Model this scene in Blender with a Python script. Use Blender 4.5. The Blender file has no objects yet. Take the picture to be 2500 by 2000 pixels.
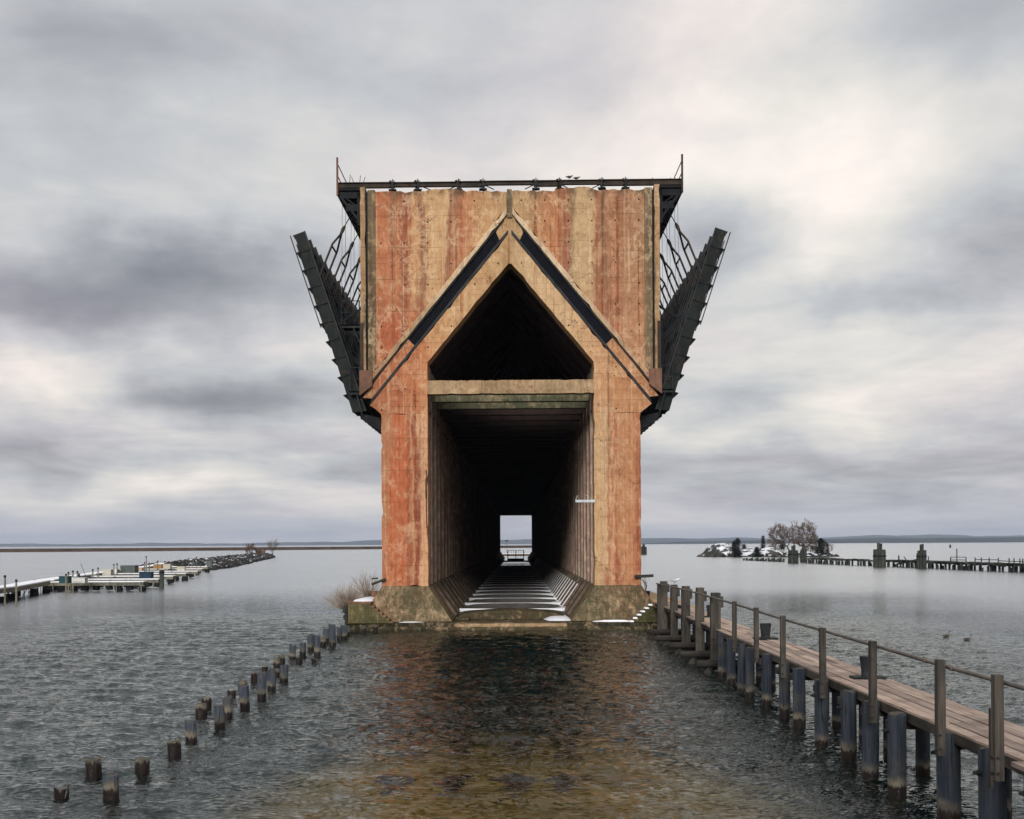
import bpy, math, random
import numpy as np
from mathutils import Vector, Matrix, noise as mnoise
random.seed(7)
SC = bpy.context.scene
COL = SC.collection
rad = math.radians

# ------------------------------------------------------------------ camera
YAW, ROLL = rad(0.8), 0.005
Fw = Vector((-math.sin(YAW), math.cos(YAW), 0)); R0 = Vector((math.cos(YAW), math.sin(YAW), 0)); U0 = Vector((0, 0, 1))
Rv = R0 * math.cos(ROLL) - U0 * math.sin(ROLL); Uv = U0 * math.cos(ROLL) + R0 * math.sin(ROLL)
cam = bpy.data.cameras.new('camera'); camo = bpy.data.objects.new('camera', cam); COL.objects.link(camo)
mw = Matrix.Identity(4)
for i in range(3):
    mw[i][0] = Rv[i]; mw[i][1] = Uv[i]; mw[i][2] = -Fw[i]
mw[0][3], mw[1][3], mw[2][3] = 0.35, 0.0, 4.95
camo.matrix_world = mw
cam.sensor_fit = 'HORIZONTAL'; cam.sensor_width = 36; cam.lens = 36 * 2800 / 2500
cam.shift_x = (1250 - 1223.6) / 2500; cam.shift_y = (1328 - 1000) / 2500
cam.clip_start = 0.5; cam.clip_end = 40000
SC.camera = camo

# ------------------------------------------------------------------ render look
SC.view_settings.view_transform = 'Standard'; SC.view_settings.look = 'None'
SC.view_settings.gamma = 1; SC.view_settings.use_curve_mapping = False
SC.view_settings.exposure = 0.88
SC.render.engine = 'CYCLES'
SC.cycles.max_bounces = 10; SC.cycles.diffuse_bounces = 6; SC.cycles.glossy_bounces = 4; SC.cycles.transmission_bounces = 6
SC.cycles.volume_bounces = 0; SC.cycles.transparent_max_bounces = 8
SC.cycles.caustics_refractive = True; SC.cycles.caustics_reflective = False

def lin(c):
    return tuple(((v / 255) / 12.92 if v <= 10 else (((v / 255) + .055) / 1.055) ** 2.4) for v in c) + (1.0,)

# ------------------------------------------------------------------ node helper
class N:
    def __init__(s, nt): s.nt = nt
    def n(s, t, **k):
        nd = s.nt.nodes.new(t)
        for a, b in k.items(): setattr(nd, a, b)
        return nd
    def put(s, sock, v):
        if isinstance(v, bpy.types.NodeSocket): s.nt.links.new(v, sock)
        elif v is not None:
            if isinstance(v, (tuple, list)) and len(v) == 3 and sock.type == 'RGBA': v = tuple(v) + (1,)
            sock.default_value = v
    def m(s, op, a, b=None, c=None, clamp=False):
        nd = s.n('ShaderNodeMath', operation=op, use_clamp=clamp)
        s.put(nd.inputs[0], a); s.put(nd.inputs[1], b)
        if c is not None: s.put(nd.inputs[2], c)
        return nd.outputs[0]
    def v(s, op, a, b=None, sc=None):
        nd = s.n('ShaderNodeVectorMath', operation=op)
        s.put(nd.inputs[0], a)
        if b is not None: s.put(nd.inputs[1], b)
        if sc is not None: s.put(nd.inputs['Scale'], sc)
        return nd.outputs['Value'] if op in ('LENGTH', 'DOT_PRODUCT', 'DISTANCE') else nd.outputs['Vector']
    def pos(s): return s.n('ShaderNodeNewGeometry').outputs['Position']
    def nrm(s): return s.n('ShaderNodeNewGeometry').outputs['Normal']
    def sep(s, v):
        nd = s.n('ShaderNodeSeparateXYZ'); s.put(nd.inputs[0], v); return nd.outputs
    def comb(s, x, y, z):
        nd = s.n('ShaderNodeCombineXYZ')
        for i, q in enumerate((x, y, z)): s.put(nd.inputs[i], q)
        return nd.outputs[0]
    def noise(s, v, scale=1, detail=4, rough=.55, dist=0):
        nd = s.n('ShaderNodeTexNoise'); s.put(nd.inputs['Vector'], v)
        nd.inputs['Scale'].default_value = scale; nd.inputs['Detail'].default_value = detail
        nd.inputs['Roughness'].default_value = rough; nd.inputs['Distortion'].default_value = dist
        return nd.outputs['Fac']
    def vor(s, v, scale=1, feature='F1'):
        nd = s.n('ShaderNodeTexVoronoi', feature=feature); s.put(nd.inputs['Vector'], v); nd.inputs['Scale'].default_value = scale
        return nd.outputs['Distance']
    def ramp(s, f, stops, interp='LINEAR'):
        nd = s.n('ShaderNodeValToRGB'); cr = nd.color_ramp; cr.interpolation = interp
        st = sorted([(min(1, max(0, p)), c if len(c) == 4 else tuple(c) + (1,)) for p, c in stops], key=lambda q: q[0])
        cr.elements[0].position = st[0][0]; cr.elements[0].color = st[0][1]
        cr.elements[1].position = st[-1][0]; cr.elements[1].color = st[-1][1]
        for p, c in st[1:-1]: cr.elements.new(p).color = c
        s.put(nd.inputs[0], f); return nd.outputs[0]
    def sm(s, x, a, b, lo=0., hi=1.):
        nd = s.n('ShaderNodeMapRange', interpolation_type='SMOOTHSTEP'); s.put(nd.inputs[0], x)
        for i, q in ((1, a), (2, b), (3, lo), (4, hi)): s.put(nd.inputs[i], q)
        return nd.outputs[0]
    def mix(s, f, a, b, blend='MIX'):
        nd = s.n('ShaderNodeMix', data_type='RGBA', blend_type=blend)
        s.put(nd.inputs[0], f); s.put(nd.inputs[6], a); s.put(nd.inputs[7], b); return nd.outputs[2]
    def bump(s, h, dist=.02, strength=1., normal=None):
        nd = s.n('ShaderNodeBump'); nd.inputs['Strength'].default_value = strength; nd.inputs['Distance'].default_value = dist
        s.put(nd.inputs['Height'], h)
        if normal: s.put(nd.inputs['Normal'], normal)
        return nd.outputs[0]

# ------------------------------------------------------------------ world: overcast sky
SUN_EL, SUN_AZ = rad(20), rad(187)       # behind the camera, a little to the left
w = bpy.data.worlds.new('World'); SC.world = w; w.use_nodes = True
w.node_tree.nodes.clear(); k = N(w.node_tree)
sky = k.n('ShaderNodeTexSky', sky_type='NISHITA', sun_disc=False); sky.sun_elevation = SUN_EL; sky.sun_rotation = SUN_AZ
sky.air_density = 1.5; sky.dust_density = 3
d = k.n('ShaderNodeTexCoord').outputs['Generated']
x, y, z = k.sep(d)[0:3]
zz = k.m('ADD', k.m('MAXIMUM', z, 0.0), .11)
uv = k.comb(k.m('DIVIDE', x, zz), k.m('DIVIDE', y, zz), 0.0)
warp = k.noise(uv, .9, 4, .5)
f1 = k.noise(k.v('ADD', uv, k.comb(11.3, 4.1, 2.0)), .55, 5, .5, .5)
f2 = k.noise(k.v('ADD', k.v('MULTIPLY', uv, (1., .8, 1.)), k.comb(3.3, 7.7, 5.0)), 1.25, 9, .60, .35)
val = k.m('ADD', k.m('ADD', .55, k.m('MULTIPLY', k.m('SUBTRACT', f1, .5), .62)), k.m('MULTIPLY', k.m('SUBTRACT', f2, .5), .62))
ay_ = k.m('MAXIMUM', k.m('ABSOLUTE', y), .02)
a = k.m('DIVIDE', x, ay_); b = k.m('DIVIDE', z, ay_)
a = k.m('ADD', a, k.m('MULTIPLY', k.m('SUBTRACT', k.noise(d, 9, 4, .55), .5), .14))
b = k.m('ADD', b, k.m('MULTIPLY', k.m('SUBTRACT', k.noise(k.v('ADD', d, k.comb(5., 2., 1.)), 9, 4, .55), .5), .10))
# broad banks and breaks of the cloud deck: (azimuth tangent, elevation tangent, half widths, lift)
for (px, py, rx, ry, g) in [(1960, 430, 560, 360, .28), (1640, 330, 420, 260, .08), (2050, 900, 420, 150, .18), (1180, 430, 560, 190, .10),
                            (430, 430, 260, 130, .04), (130, 930, 330, 60, .20), (420, 1190, 620, 60, .17), (1800, 1080, 330, 45, .10),
                            (330, 700, 620, 150, -.34), (560, 960, 420, 95, -.30), (2250, 1130, 480, 90, -.14), (1760, 590, 200, 150, -.24),
                            (2420, 560, 260, 260, -.20), (2350, 60, 420, 180, -.15), (330, 60, 600, 170, -.12), (2080, 730, 330, 60, -.18), (60, 1080, 300, 60, -.12), (1000,160,500,120,-.04)]:
    q = k.v('LENGTH', k.comb(k.m('DIVIDE', k.m('SUBTRACT', a, (px - 1262) / 2800), rx / 2800), k.m('DIVIDE', k.m('SUBTRACT', b, (1328 - py) / 2800), ry / 2800), 0.0))
    val = k.m('ADD', val, k.sm(q, 0.0, 1.35, g, 0.0))
ccol = k.ramp(val, [(0.08, lin((106, 109, 118))), (.32, lin((150, 152, 158))), (.52, lin((184, 186, 189))), (.72, lin((218, 214, 208))), (.92, lin((252, 239, 232)))])
f3 = k.noise(k.v('ADD', uv, k.comb(8.3, 1.7, 9.0)), 4.6, 6, .6, .6); ccol = k.mix(1, ccol, k.ramp(f3, [(.3, (.93, .935, .95)), (.7, (1.06, 1.05, 1.04))]), 'MULTIPLY')
ccol = k.mix(k.sm(k.noise(uv, .8, 2, .5), .45, .65, 0., .8), ccol, k.mix(1, ccol, (1.03, .97, 1.0), 'MULTIPLY'))
ccol = k.mix(k.sm(z, .0, .06, .55, 0.0), ccol, lin((182, 184, 191)))
ccol = k.v('SCALE', ccol, sc=k.m('MULTIPLY', 6.5, k.sm(z, .36, .95, 1.0, 1.55)))   # overcast skies brighten towards the zenith
out = k.n('ShaderNodeOutputWorld'); bg = k.n('ShaderNodeBackground')
k.put(bg.inputs['Color'], k.mix(.97, sky.outputs[0], ccol)); bg.inputs['Strength'].default_value = .1
k.nt.links.new(bg.outputs[0], out.inputs[0])

sd = bpy.data.lights.new('sun', 'SUN'); sd.energy = 1.4; sd.angle = rad(20); sd.color = (1, .965, .92)
so = bpy.data.objects.new('sun', sd); COL.objects.link(so)
sdir = Vector((math.sin(SUN_AZ) * math.cos(SUN_EL), math.cos(SUN_AZ) * math.cos(SUN_EL), math.sin(SUN_EL)))
so.rotation_euler = sdir.to_track_quat('Z', 'Y').to_euler()

# ------------------------------------------------------------------ mesh helpers
class MB:
    def __init__(s): s.v = []; s.f = []; s.mi = []
    def add(s, vs, fs, mi=0):
        o = len(s.v); s.v += [tuple(p) for p in vs]; s.f += [tuple(i + o for i in f) for f in fs]; s.mi += [mi] * len(fs); return s
    def box(s, c, sz, rot=None, mi=0, taper=1.):
        hx, hy, hz = sz[0] / 2, sz[1] / 2, sz[2] / 2
        vs = []
        for zz in (-1, 1):
            tp = taper if zz > 0 else 1.
            for (a, b) in ((-1, -1), (1, -1), (1, 1), (-1, 1)): vs.append(Vector((a * hx * tp, b * hy * tp, zz * hz)))
        if rot is not None: vs = [rot @ p for p in vs]
        c = Vector(c)
        return s.add([p + c for p in vs], [(3, 2, 1, 0), (4, 5, 6, 7), (0, 1, 5, 4), (1, 2, 6, 5), (2, 3, 7, 6), (3, 0, 4, 7)], mi)
    def span(s, x0, x1, y0, y1, z0, z1, mi=0):
        return s.box(((x0 + x1) / 2, (y0 + y1) / 2, (z0 + z1) / 2), (abs(x1 - x0), abs(y1 - y0), abs(z1 - z0)), None, mi)
    def beam(s, p, q, w, h, up=(0, 0, 1), mi=0):
        p, q = Vector(p), Vector(q); t = q - p; L = t.length; t = t / L; up = Vector(up)
        if abs(t.dot(up)) > .98: up = Vector((0, 1, 0))
        b = t.cross(up).normalized(); c = b.cross(t)
        m = Matrix((t, b, c)).transposed()
        return s.box((p + q) / 2, (L, w, h), m, mi)
    def tube(s, pts, r, n=8, mi=0, cap=True, squash=None):
        pts = [Vector(p) for p in pts]
        if not isinstance(r, (list, tuple)): r = [r] * len(pts)
        o = len(s.v); prev = None
        for i, p in enumerate(pts):
            t = (pts[min(i + 1, len(pts) - 1)] - pts[max(i - 1, 0)])
            t = t.normalized() if t.length > 1e-9 else Vector((0, 0, 1))
            if prev is None:
                ref = Vector((0, 0, 1)) if abs(t.z) < .9 else Vector((1, 0, 0))
                u = t.cross(ref).normalized()
            else:
                u = (prev - t * prev.dot(t)); u = u.normalized() if u.length > 1e-6 else t.orthogonal().normalized()
            prev = u; b = t.cross(u)
            for j in range(n):
                an = 2 * math.pi * j / n
                s.v.append(tuple(p + u * (math.cos(an) * r[i]) + b * (math.sin(an) * r[i] * (squash or 1))))
        m = len(pts)
        for i in range(m - 1):
            for j in range(n):
                s.f.append((o + i * n + j, o + i * n + (j + 1) % n, o + (i + 1) * n + (j + 1) % n, o + (i + 1) * n + j)); s.mi.append(mi)
        if cap:
            s.f.append(tuple(o + j for j in range(n))[::-1]); s.f.append(tuple(o + (m - 1) * n + j for j in range(n))); s.mi += [mi, mi]
        return s
    def prism(s, pts, y0, y1, mi=0):
        """outline in the x-z plane pushed from y0 to y1"""
        n = len(pts)
        ar = sum(pts[i][0] * pts[(i + 1) % n][1] - pts[(i + 1) % n][0] * pts[i][1] for i in range(n))
        if ar < 0: pts = pts[::-1]
        vs = [(p[0], y0, p[1]) for p in pts] + [(p[0], y1, p[1]) for p in pts]
        fs = [tuple(range(n)), tuple(range(2 * n - 1, n - 1, -1))] + [(i, i + n, (i + 1) % n + n, (i + 1) % n) for i in range(n)]
        return s.add(vs, fs, mi)
    def blade(s, p, dr, L, wd, up, mi=0):
        p = Vector(p); dr = Vector(dr).normalized(); b = dr.cross(Vector(up))
        if b.length < 1e-3: b = dr.orthogonal()
        b = b.normalized() * wd
        return s.add([p - b * .5, p + b * .5, p + dr * L * .6 + b * .6, p + dr * L, p + dr * L * .6 - b * .6], [(0, 1, 2, 3, 4)], mi)
    def mesh(s, name, mats, smooth=False, origin=(0, 0, 0)):
        me = bpy.data.meshes.new(name)
        o = origin
        me.from_pydata([(p[0] - o[0], p[1] - o[1], p[2] - o[2]) for p in s.v], [], s.f)
        for mt in (mats if isinstance(mats, (list, tuple)) else [mats]): me.materials.append(mt)
        me.polygons.foreach_set('material_index', s.mi)
        if smooth: me.polygons.foreach_set('use_smooth', [True] * len(me.polygons))
        me.update(); return me

def root(name, label, cat, loc, group=None):
    o = bpy.data.objects.new(name, None); COL.objects.link(o); o.location = loc; o.empty_display_size = .3
    tag(o, label, cat, group); return o
def tag(o, label, cat, group=None):
    o['label'] = label; o['category'] = cat
    if group: o['group'] = group
    return o
ORG = {}
def worg(p):
    o = Vector((0, 0, 0))
    while p is not None: o = o + p.location; p = p.parent
    return o
def part(name, mb, mats, parent, label=None, smooth=False, bevel=0, kind=None):
    o = worg(parent) if parent is not None else Vector((0, 0, 0))
    ob = bpy.data.objects.new(name, mb.mesh(name, mats, smooth, o)); COL.objects.link(ob)
    if parent is not None: ob.parent = parent
    if label: ob['label'] = label
    if kind: ob['kind'] = kind
    if bevel:
        bv = ob.modifiers.new('bevel', 'BEVEL'); bv.width = bevel; bv.segments = 2; bv.limit_method = 'ANGLE'; bv.angle_limit = rad(40)
    return ob
def inst(name, me, parent, loc, rz=0, sc=None, label=None):
    """one more object sharing a mesh; loc is in the parent's frame"""
    ob = bpy.data.objects.new(name, me); COL.objects.link(ob); ob.location = loc
    if parent is not None: ob.parent = parent
    if rz: ob.rotation_euler = (0, 0, rz)
    if sc: ob.scale = sc
    if label: ob['label'] = label
    return ob
def single(name, mb, mats, label, cat, loc, group=None, smooth=False, bevel=0):
    ob = bpy.data.objects.new(name, mb.mesh(name, mats, smooth, loc)); COL.objects.link(ob); ob.location = loc
    tag(ob, label, cat, group)
    if bevel:
        bv = ob.modifiers.new('bevel', 'BEVEL'); bv.width = bevel; bv.segments = 2; bv.limit_method = 'ANGLE'; bv.angle_limit = rad(40)
    return ob
def copy_tree(o, parent=None, loc=None):
    c = o.copy(); COL.objects.link(c); c.parent = parent
    if loc is not None: c.location = loc
    for ch in o.children: copy_tree(ch, c)
    return c
def structure(name, mb, mats, smooth=False, kind='structure'):
    ob = bpy.data.objects.new(name, mb.mesh(name, mats, smooth)); COL.objects.link(ob); ob['kind'] = kind; return ob

# ------------------------------------------------------------------ materials
def newmat(name):
    m = bpy.data.materials.new(name); m.use_nodes = True; k = N(m.node_tree)
    return m, k, m.node_tree.nodes['Principled BSDF']
def fin(k, bs, col, rough=.85, bump=None, spec=.3, metal=0):
    k.put(bs.inputs['Base Color'], col); k.put(bs.inputs['Roughness'], rough); bs.inputs['Specular IOR Level'].default_value = spec
    bs.inputs['Metallic'].default_value = metal
    if bump is not None: k.put(bs.inputs['Normal'], bump)

def concrete(name, top, bot, x0, x1, zs, eff=.5, grime_z=None, boards=.30, streak=.6, moss=0., bumpd=.02, holes=True, vboards=0, sat=.97, gain=.95, tint=.06, joints=.6, flat=0.):
    m, k, bs = newmat(name); P = k.pos(); X, Y, Z = k.sep(P)[0:3]
    n1 = k.noise(k.v('MULTIPLY', P, (.6, .6, .22)), 1, 5, .6)
    n2 = k.noise(k.v('MULTIPLY', P, (3.5, 3.5, 1.1)), 1, 4, .6)
    Xw = k.m('ADD', X, k.m('ADD', k.m('MULTIPLY', k.m('SUBTRACT', n1, .5), 1.5), k.m('MULTIPLY', k.m('SUBTRACT', n2, .5), .5)))
    t = k.m('DIVIDE', k.m('SUBTRACT', Xw, x0), x1 - x0)
    cv = lambda st: [((q[0] - x0) / (x1 - x0), lin(q[1])) for q in st]
    cv_ = cv
    c = k.ramp(t, cv(top))
    if bot:
        zf = k.m('ADD', Z, k.m('MULTIPLY', k.m('SUBTRACT', k.noise(P, .55, 5, .6, .6), .5), 7.))
        c = k.mix(k.sm(zf, zs - 1.2, zs + 1.2, 1., 0.), c, k.ramp(t, cv(bot)))
    c = k.mix(flat, c, lin((176, 122, 86)))
    c = k.mix(tint, c, lin((204, 156, 108)))
    # blotches: broad tone changes between pours
    bl = k.noise(P, .9, 6, .62, .8)
    c = k.mix(k.sm(bl, .52, .68, 0, .5), c, k.mix(1, c, (.68, .54, .43), 'MULTIPLY'))
    c = k.mix(k.sm(bl, .30, .46, .45, 0), c, lin((214, 180, 138)))
    # run-down streaks
    st = k.noise(k.v('MULTIPLY', P, (5.5, 5.5, .10)), 1, 5, .65)
    st2 = k.noise(k.v('MULTIPLY', P, (1.7, 1.7, .05)), 1, 3, .6)
    c = k.mix(k.m('MULTIPLY', k.sm(st, .55, .70), streak), c, k.mix(1, c, (.62, .42, .31), 'MULTIPLY'))
    c = k.mix(k.m('MULTIPLY', k.sm(st, .45, .32), streak * .5), c, lin((216, 190, 152)))
    c = k.mix(k.m('MULTIPLY', k.sm(st2, .58, .70), streak * .6), c, lin((96, 84, 70)))
    # lime lines and islands of sound surface
    e = k.noise(k.v('MULTIPLY', P, (.75, .75, .55)), 1, 7, .64, .5)
    ln = k.m('SUBTRACT', 1, k.m('MULTIPLY', k.m('ABSOLUTE', k.m('SUBTRACT', e, .54)), 30.), clamp=True)
    gate = k.sm(k.noise(P, .28, 2, .5), .42, .58)
    c = k.mix(k.m('MULTIPLY', k.m('MULTIPLY', ln, gate), eff), c, lin((232, 206, 168)))
    c = k.mix(k.m('MULTIPLY', k.m('MULTIPLY', k.sm(e, .55, .57), gate), eff * .55), c, k.mix(1, c, (.66, .60, .56), 'MULTIPLY'))
    # mottling at hand size and up: scaled skin, dark weather marks, pale rubbed spots
    m1 = k.noise(k.v('MULTIPLY', P, (2.6, 2.6, 1.7)), 1, 6, .7, .3)
    c = k.mix(k.sm(m1, .50, .66, 0, .38), c, k.mix(1, c, (.62, .53, .43), 'MULTIPLY'))
    c = k.mix(k.sm(m1, .48, .34, 0, .30), c, lin((222, 192, 150)))
    m3 = k.noise(k.v('MULTIPLY', P, (9., 9., 2.2)), 1, 5, .7)
    c = k.mix(k.sm(m3, .52, .64, 0, .42), c, k.mix(1, c, (.58, .52, .45), 'MULTIPLY'))
    c = k.mix(k.sm(m3, .46, .38, 0, .35), c, k.mix(1, c, (1.45, 1.4, 1.32), 'MULTIPLY'))
    cw = k.v('ADD', P, k.v('SCALE', k.comb(k.noise(P, 1.4, 4, .65), k.noise(k.v('ADD', P, (7., 3., 9.)), 1.4, 4, .65), k.noise(k.v('ADD', P, (17., 13., 2.)), 1.4, 4, .65)), sc=1.3))
    ck = k.m('MULTIPLY', k.sm(k.vor(cw, .42, 'DISTANCE_TO_EDGE'), .012, .004), k.sm(k.noise(P, .45, 3, .5), .48, .6))
    c = k.mix(k.m('MULTIPLY', ck, .65), c, lin((70, 52, 42))); 
    jt = k.m('MULTIPLY', k.sm(k.m('ABSOLUTE', k.m('SUBTRACT', k.m('FRACT', k.m('DIVIDE', k.m('ADD', Z, k.m('MULTIPLY', n2, .03)), 1.86)), .5)), .488, .5), joints)
    c = k.mix(k.m('MULTIPLY', jt, k.sm(k.noise(k.v('MULTIPLY', P, (.6, .6, 2.)), 1, 3, .5), .4, .6)), c, lin((66, 52, 44)))
    if moss:
        mo = k.m('ADD', k.m('MULTIPLY', k.noise(k.v('MULTIPLY', P, (4.5, 4.5, 2.6)), 1, 6, .72, .2), .6), k.m('MULTIPLY', k.noise(k.v('MULTIPLY', P, (.8, .8, .5)), 1, 3, .5), .4))
        c = k.mix(k.m('MULTIPLY', k.sm(mo, .44, .60), moss), c, lin((66, 66, 44)))
        sp = k.noise(P, 14, 4, .7)
        c = k.mix(k.m('MULTIPLY', k.sm(sp, .60, .68), moss * .7), c, lin((186, 152, 112)))
    h = k.m('MULTIPLY', k.noise(P, 16, 5, .7), .35)
    if boards:
        fr = k.m('FRACT', k.m('DIVIDE', k.m('ADD', Z, k.m('MULTIPLY', n2, .02)), .31))
        bd = k.m('MULTIPLY', k.sm(k.m('ABSOLUTE', k.m('SUBTRACT', fr, .5)), .45, .5), k.sm(k.noise(k.v('MULTIPLY', P, (.7, .7, 3.2)), 1, 3, .5), .45, .62))
        c = k.mix(k.m('MULTIPLY', bd, boards), c, lin((66, 50, 40))); h = k.m('SUBTRACT', h, k.m('MULTIPLY', bd, .7))
        row = k.noise(k.comb(0., 0., k.m('FLOOR', k.m('DIVIDE', Z, .31))), 7.7, 0); c = k.mix(.25, c, k.mix(1, c, k.ramp(row, [(.3, (.75, .75, .75)), (.7, (1.2, 1.2, 1.2))]), 'MULTIPLY'))
    if vboards:
        fv = k.m('FRACT', k.m('DIVIDE', k.m('ADD', X, Y), .24))
        vb = k.sm(k.m('ABSOLUTE', k.m('SUBTRACT', fv, .5)), .40, .5)
        c = k.mix(k.m('MULTIPLY', vb, vboards), c, lin((40, 30, 28))); h = k.m('SUBTRACT', h, k.m('MULTIPLY', vb, .6))
    if holes:
        gx = k.m('SUBTRACT', k.m('FRACT', k.m('DIVIDE', X, 1.37)), .5); gz = k.m('SUBTRACT', k.m('FRACT', k.m('DIVIDE', Z, 1.22)), .5)
        dd = k.v('LENGTH', k.comb(k.m('MULTIPLY', gx, 1.37), k.m('MULTIPLY', gz, 1.0), 0.))
        ho = k.m('MULTIPLY', k.sm(dd, .05, .035), k.sm(k.noise(k.comb(k.m('FLOOR', k.m('DIVIDE', X, 1.37)), 0., k.m('FLOOR', k.m('DIVIDE', Z, 1.22))), 3.3, 0), .42, .47))
        c = k.mix(ho, c, lin((28, 20, 16))); h = k.m('SUBTRACT', h, ho)
    pit = k.noise(P, 5.5, 3, .6); pm = k.sm(pit, .69, .72)
    c = k.mix(k.m('MULTIPLY', pm, .75), c, lin((52, 38, 30))); h = k.m('SUBTRACT', h, pm)
    if grime_z:
        g = k.m('MULTIPLY', k.sm(Z, grime_z, grime_z + .75), k.sm(k.noise(k.v('MULTIPLY', P, (1.6, 1.6, .9)), 1, 6, .7), .40, .60))
        c = k.mix(k.m('MULTIPLY', g, .8), c, lin((74, 62, 48)))
    gr = k.noise(P, 38, 3, .7)
    c = k.mix(.5, c, k.mix(1, c, k.ramp(gr, [(.25, (.62, .62, .62)), (.75, (1.3, 1.3, 1.3))]), 'MULTIPLY'))
    hs = k.n('ShaderNodeHueSaturation'); hs.inputs['Hue'].default_value = .501; hs.inputs['Saturation'].default_value = sat; hs.inputs['Value'].default_value = gain; k.put(hs.inputs['Color'], c)
    fin(k, bs, hs.outputs[0], .92, k.bump(h, bumpd, .8), .15)
    return m

def plain(name, c1, c2, sc=3., rough=.8, bump=.01, spec=.3):
    m, k, bs = newmat(name); P = k.pos(); n_ = k.noise(P, sc, 5, .65)
    fin(k, bs, k.mix(k.sm(n_, .3, .7), lin(c1), lin(c2)), rough, k.bump(n_, bump, .6), spec); return m
W_TOP = [(-7.9, (160, 104, 70)), (-7.6, (176, 104, 72)), (-6.6, (182, 112, 78)), (-6.35, (150, 84, 62)), (-6.15, (138, 70, 54)), (-5.95, (158, 84, 60)),
         (-5.8, (196, 148, 104)), (-5.4, (188, 140, 100)), (-5.25, (140, 100, 78)), (-4.95, (140, 92, 72)), (-4.78, (202, 164, 120)), (-3.75, (200, 162, 120)), (-3.6, (140, 96, 74)), (-3.1, (168, 104, 74)),
         (-2.6, (186, 120, 84)), (-1.8, (186, 142, 100)), (-.4, (182, 150, 108)), (.5, (178, 150, 110)), (1.6, (170, 132, 96)), (2.2, (188, 130, 92)), (2.75, (176, 112, 78)), (3.05, (142, 76, 58)), (3.35, (150, 82, 62)),
         (3.6, (132, 116, 88)), (3.85, (188, 162, 122)), (4.75, (192, 164, 124)), (4.95, (148, 98, 74)), (5.8, (150, 104, 80)), (6.05, (182, 130, 100)), (6.3, (160, 112, 86)), (7.8, (156, 120, 92)), (8.1, (128, 114, 88))]
W_BOT = [(-8.9, (140, 104, 76)), (-8.0, (150, 90, 64)), (-7.4, (170, 84, 56)), (-6.4, (172, 82, 54)), (-6.1, (140, 68, 50)), (-5.7, (174, 96, 64)), (-4.9, (150, 84, 62)), (-4.0, (186, 124, 84)), (-3.0, (170, 102, 70)), (-1, (180, 130, 90)),
         (1, (186, 142, 104)), (2.4, (180, 108, 76)), (3.1, (156, 84, 62)), (3.7, (176, 132, 98)), (4.6, (186, 150, 112)), (5.1, (160, 96, 72)), (5.9, (160, 106, 82)), (6.2, (186, 126, 98)), (7, (172, 126, 96)), (8.9, (180, 128, 96))]
M = {}
M['wall'] = concrete('concrete_wall', W_TOP, W_BOT, -8.9, 8.9, 19.2, eff=.36, grime_z=24.9, streak=.95, flat=.20)
M['arch'] = concrete('concrete_arch', [(-8.6, (150, 98, 68)), (-7.2, (168, 98, 66)), (-5.3, (186, 116, 78)), (-4.2, (196, 148, 104)), (-1, (188, 150, 108)), (0, (170, 138, 100)), (1, (200, 168, 128)), (4, (198, 160, 120)), (5.4, (188, 138, 98)), (7, (184, 130, 92)), (8.6, (170, 114, 80))],
                     None, -8.6, 8.6, 0, eff=.25, streak=.9)
P_L = [(-7.7, (168, 108, 74)), (-7.25, (176, 112, 76)), (-7.0, (184, 98, 56)), (-6.2, (184, 96, 54)), (-6.05, (148, 72, 46)), (-5.85, (198, 140, 96)), (-5.7, (146, 70, 46)), (-5.5, (152, 74, 50)), (-5.35, (206, 150, 108)), (-4.7, (208, 152, 110)),
       (4.8, (196, 158, 116)), (5.6, (198, 158, 116)), (5.8, (160, 98, 66)), (5.95, (204, 150, 108)), (6.1, (164, 92, 62)), (6.35, (186, 132, 92)), (7.1, (184, 122, 82)), (7.45, (160, 84, 54)), (7.7, (130, 78, 54))]
M['pier'] = concrete('concrete_pier', P_L, None, -7.7, 7.7, 0, eff=.2, streak=.55, boards=.15, vboards=.10, holes=False, tint=.04, sat=.94)
M['base'] = concrete('concrete_base', [(-9, (126, 98, 70)), (-5, (120, 102, 74)), (0, (110, 94, 68)), (5, (104, 92, 66)), (7.6, (122, 90, 66)), (9, (136, 92, 66))], None, -9, 9, 0, eff=.15, moss=.8, streak=.35, bumpd=.05, holes=False, tint=0, sat=.9, gain=1.0)
M['block'] = concrete('concrete_block', [(-10, (98, 92, 62)), (-8, (84, 86, 56)), (6, (52, 66, 38)), (9, (44, 60, 36))], None, -10, 10, 0, eff=0, moss=.7, streak=.7, boards=.1, holes=False)
M['sill'] = concrete('concrete_sill', [(-9, (44, 42, 33)), (-4, (48, 45, 35)), (-3, (74, 64, 48)), (2.6, (74, 64, 48)), (4, (46, 42, 34)), (9, (38, 36, 30))], None, -9, 9, 0, eff=.2, moss=.6, streak=0, boards=0, holes=False, tint=0, gain=.95)
M['inner'] = concrete('concrete_inner', [(-6, (138, 104, 98)), (-5.2, (150, 114, 106)), (-4.6, (150, 140, 118)), (0, (140, 112, 106)), (4.6, (150, 142, 120)), (5.2, (150, 114, 106)), (6, (140, 106, 98))], None, -6, 6, 0, eff=.05, streak=.5, boards=0, vboards=.40, holes=False, sat=.85, gain=1.32, tint=0)
M['vault'] = plain('vault_concrete_shaded', (44, 34, 34), (62, 48, 44), 1.2, .95, .02)  # dark concrete for vault and deep beams, tunnel shade put into the colour
M['tie'] = concrete('concrete_tie', [(-5, (168, 140, 108)), (0, (160, 134, 104)), (5, (166, 140, 108))], None, -5, 5, 0, eff=.25, moss=.25, streak=.3, boards=.1, holes=False)
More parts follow.
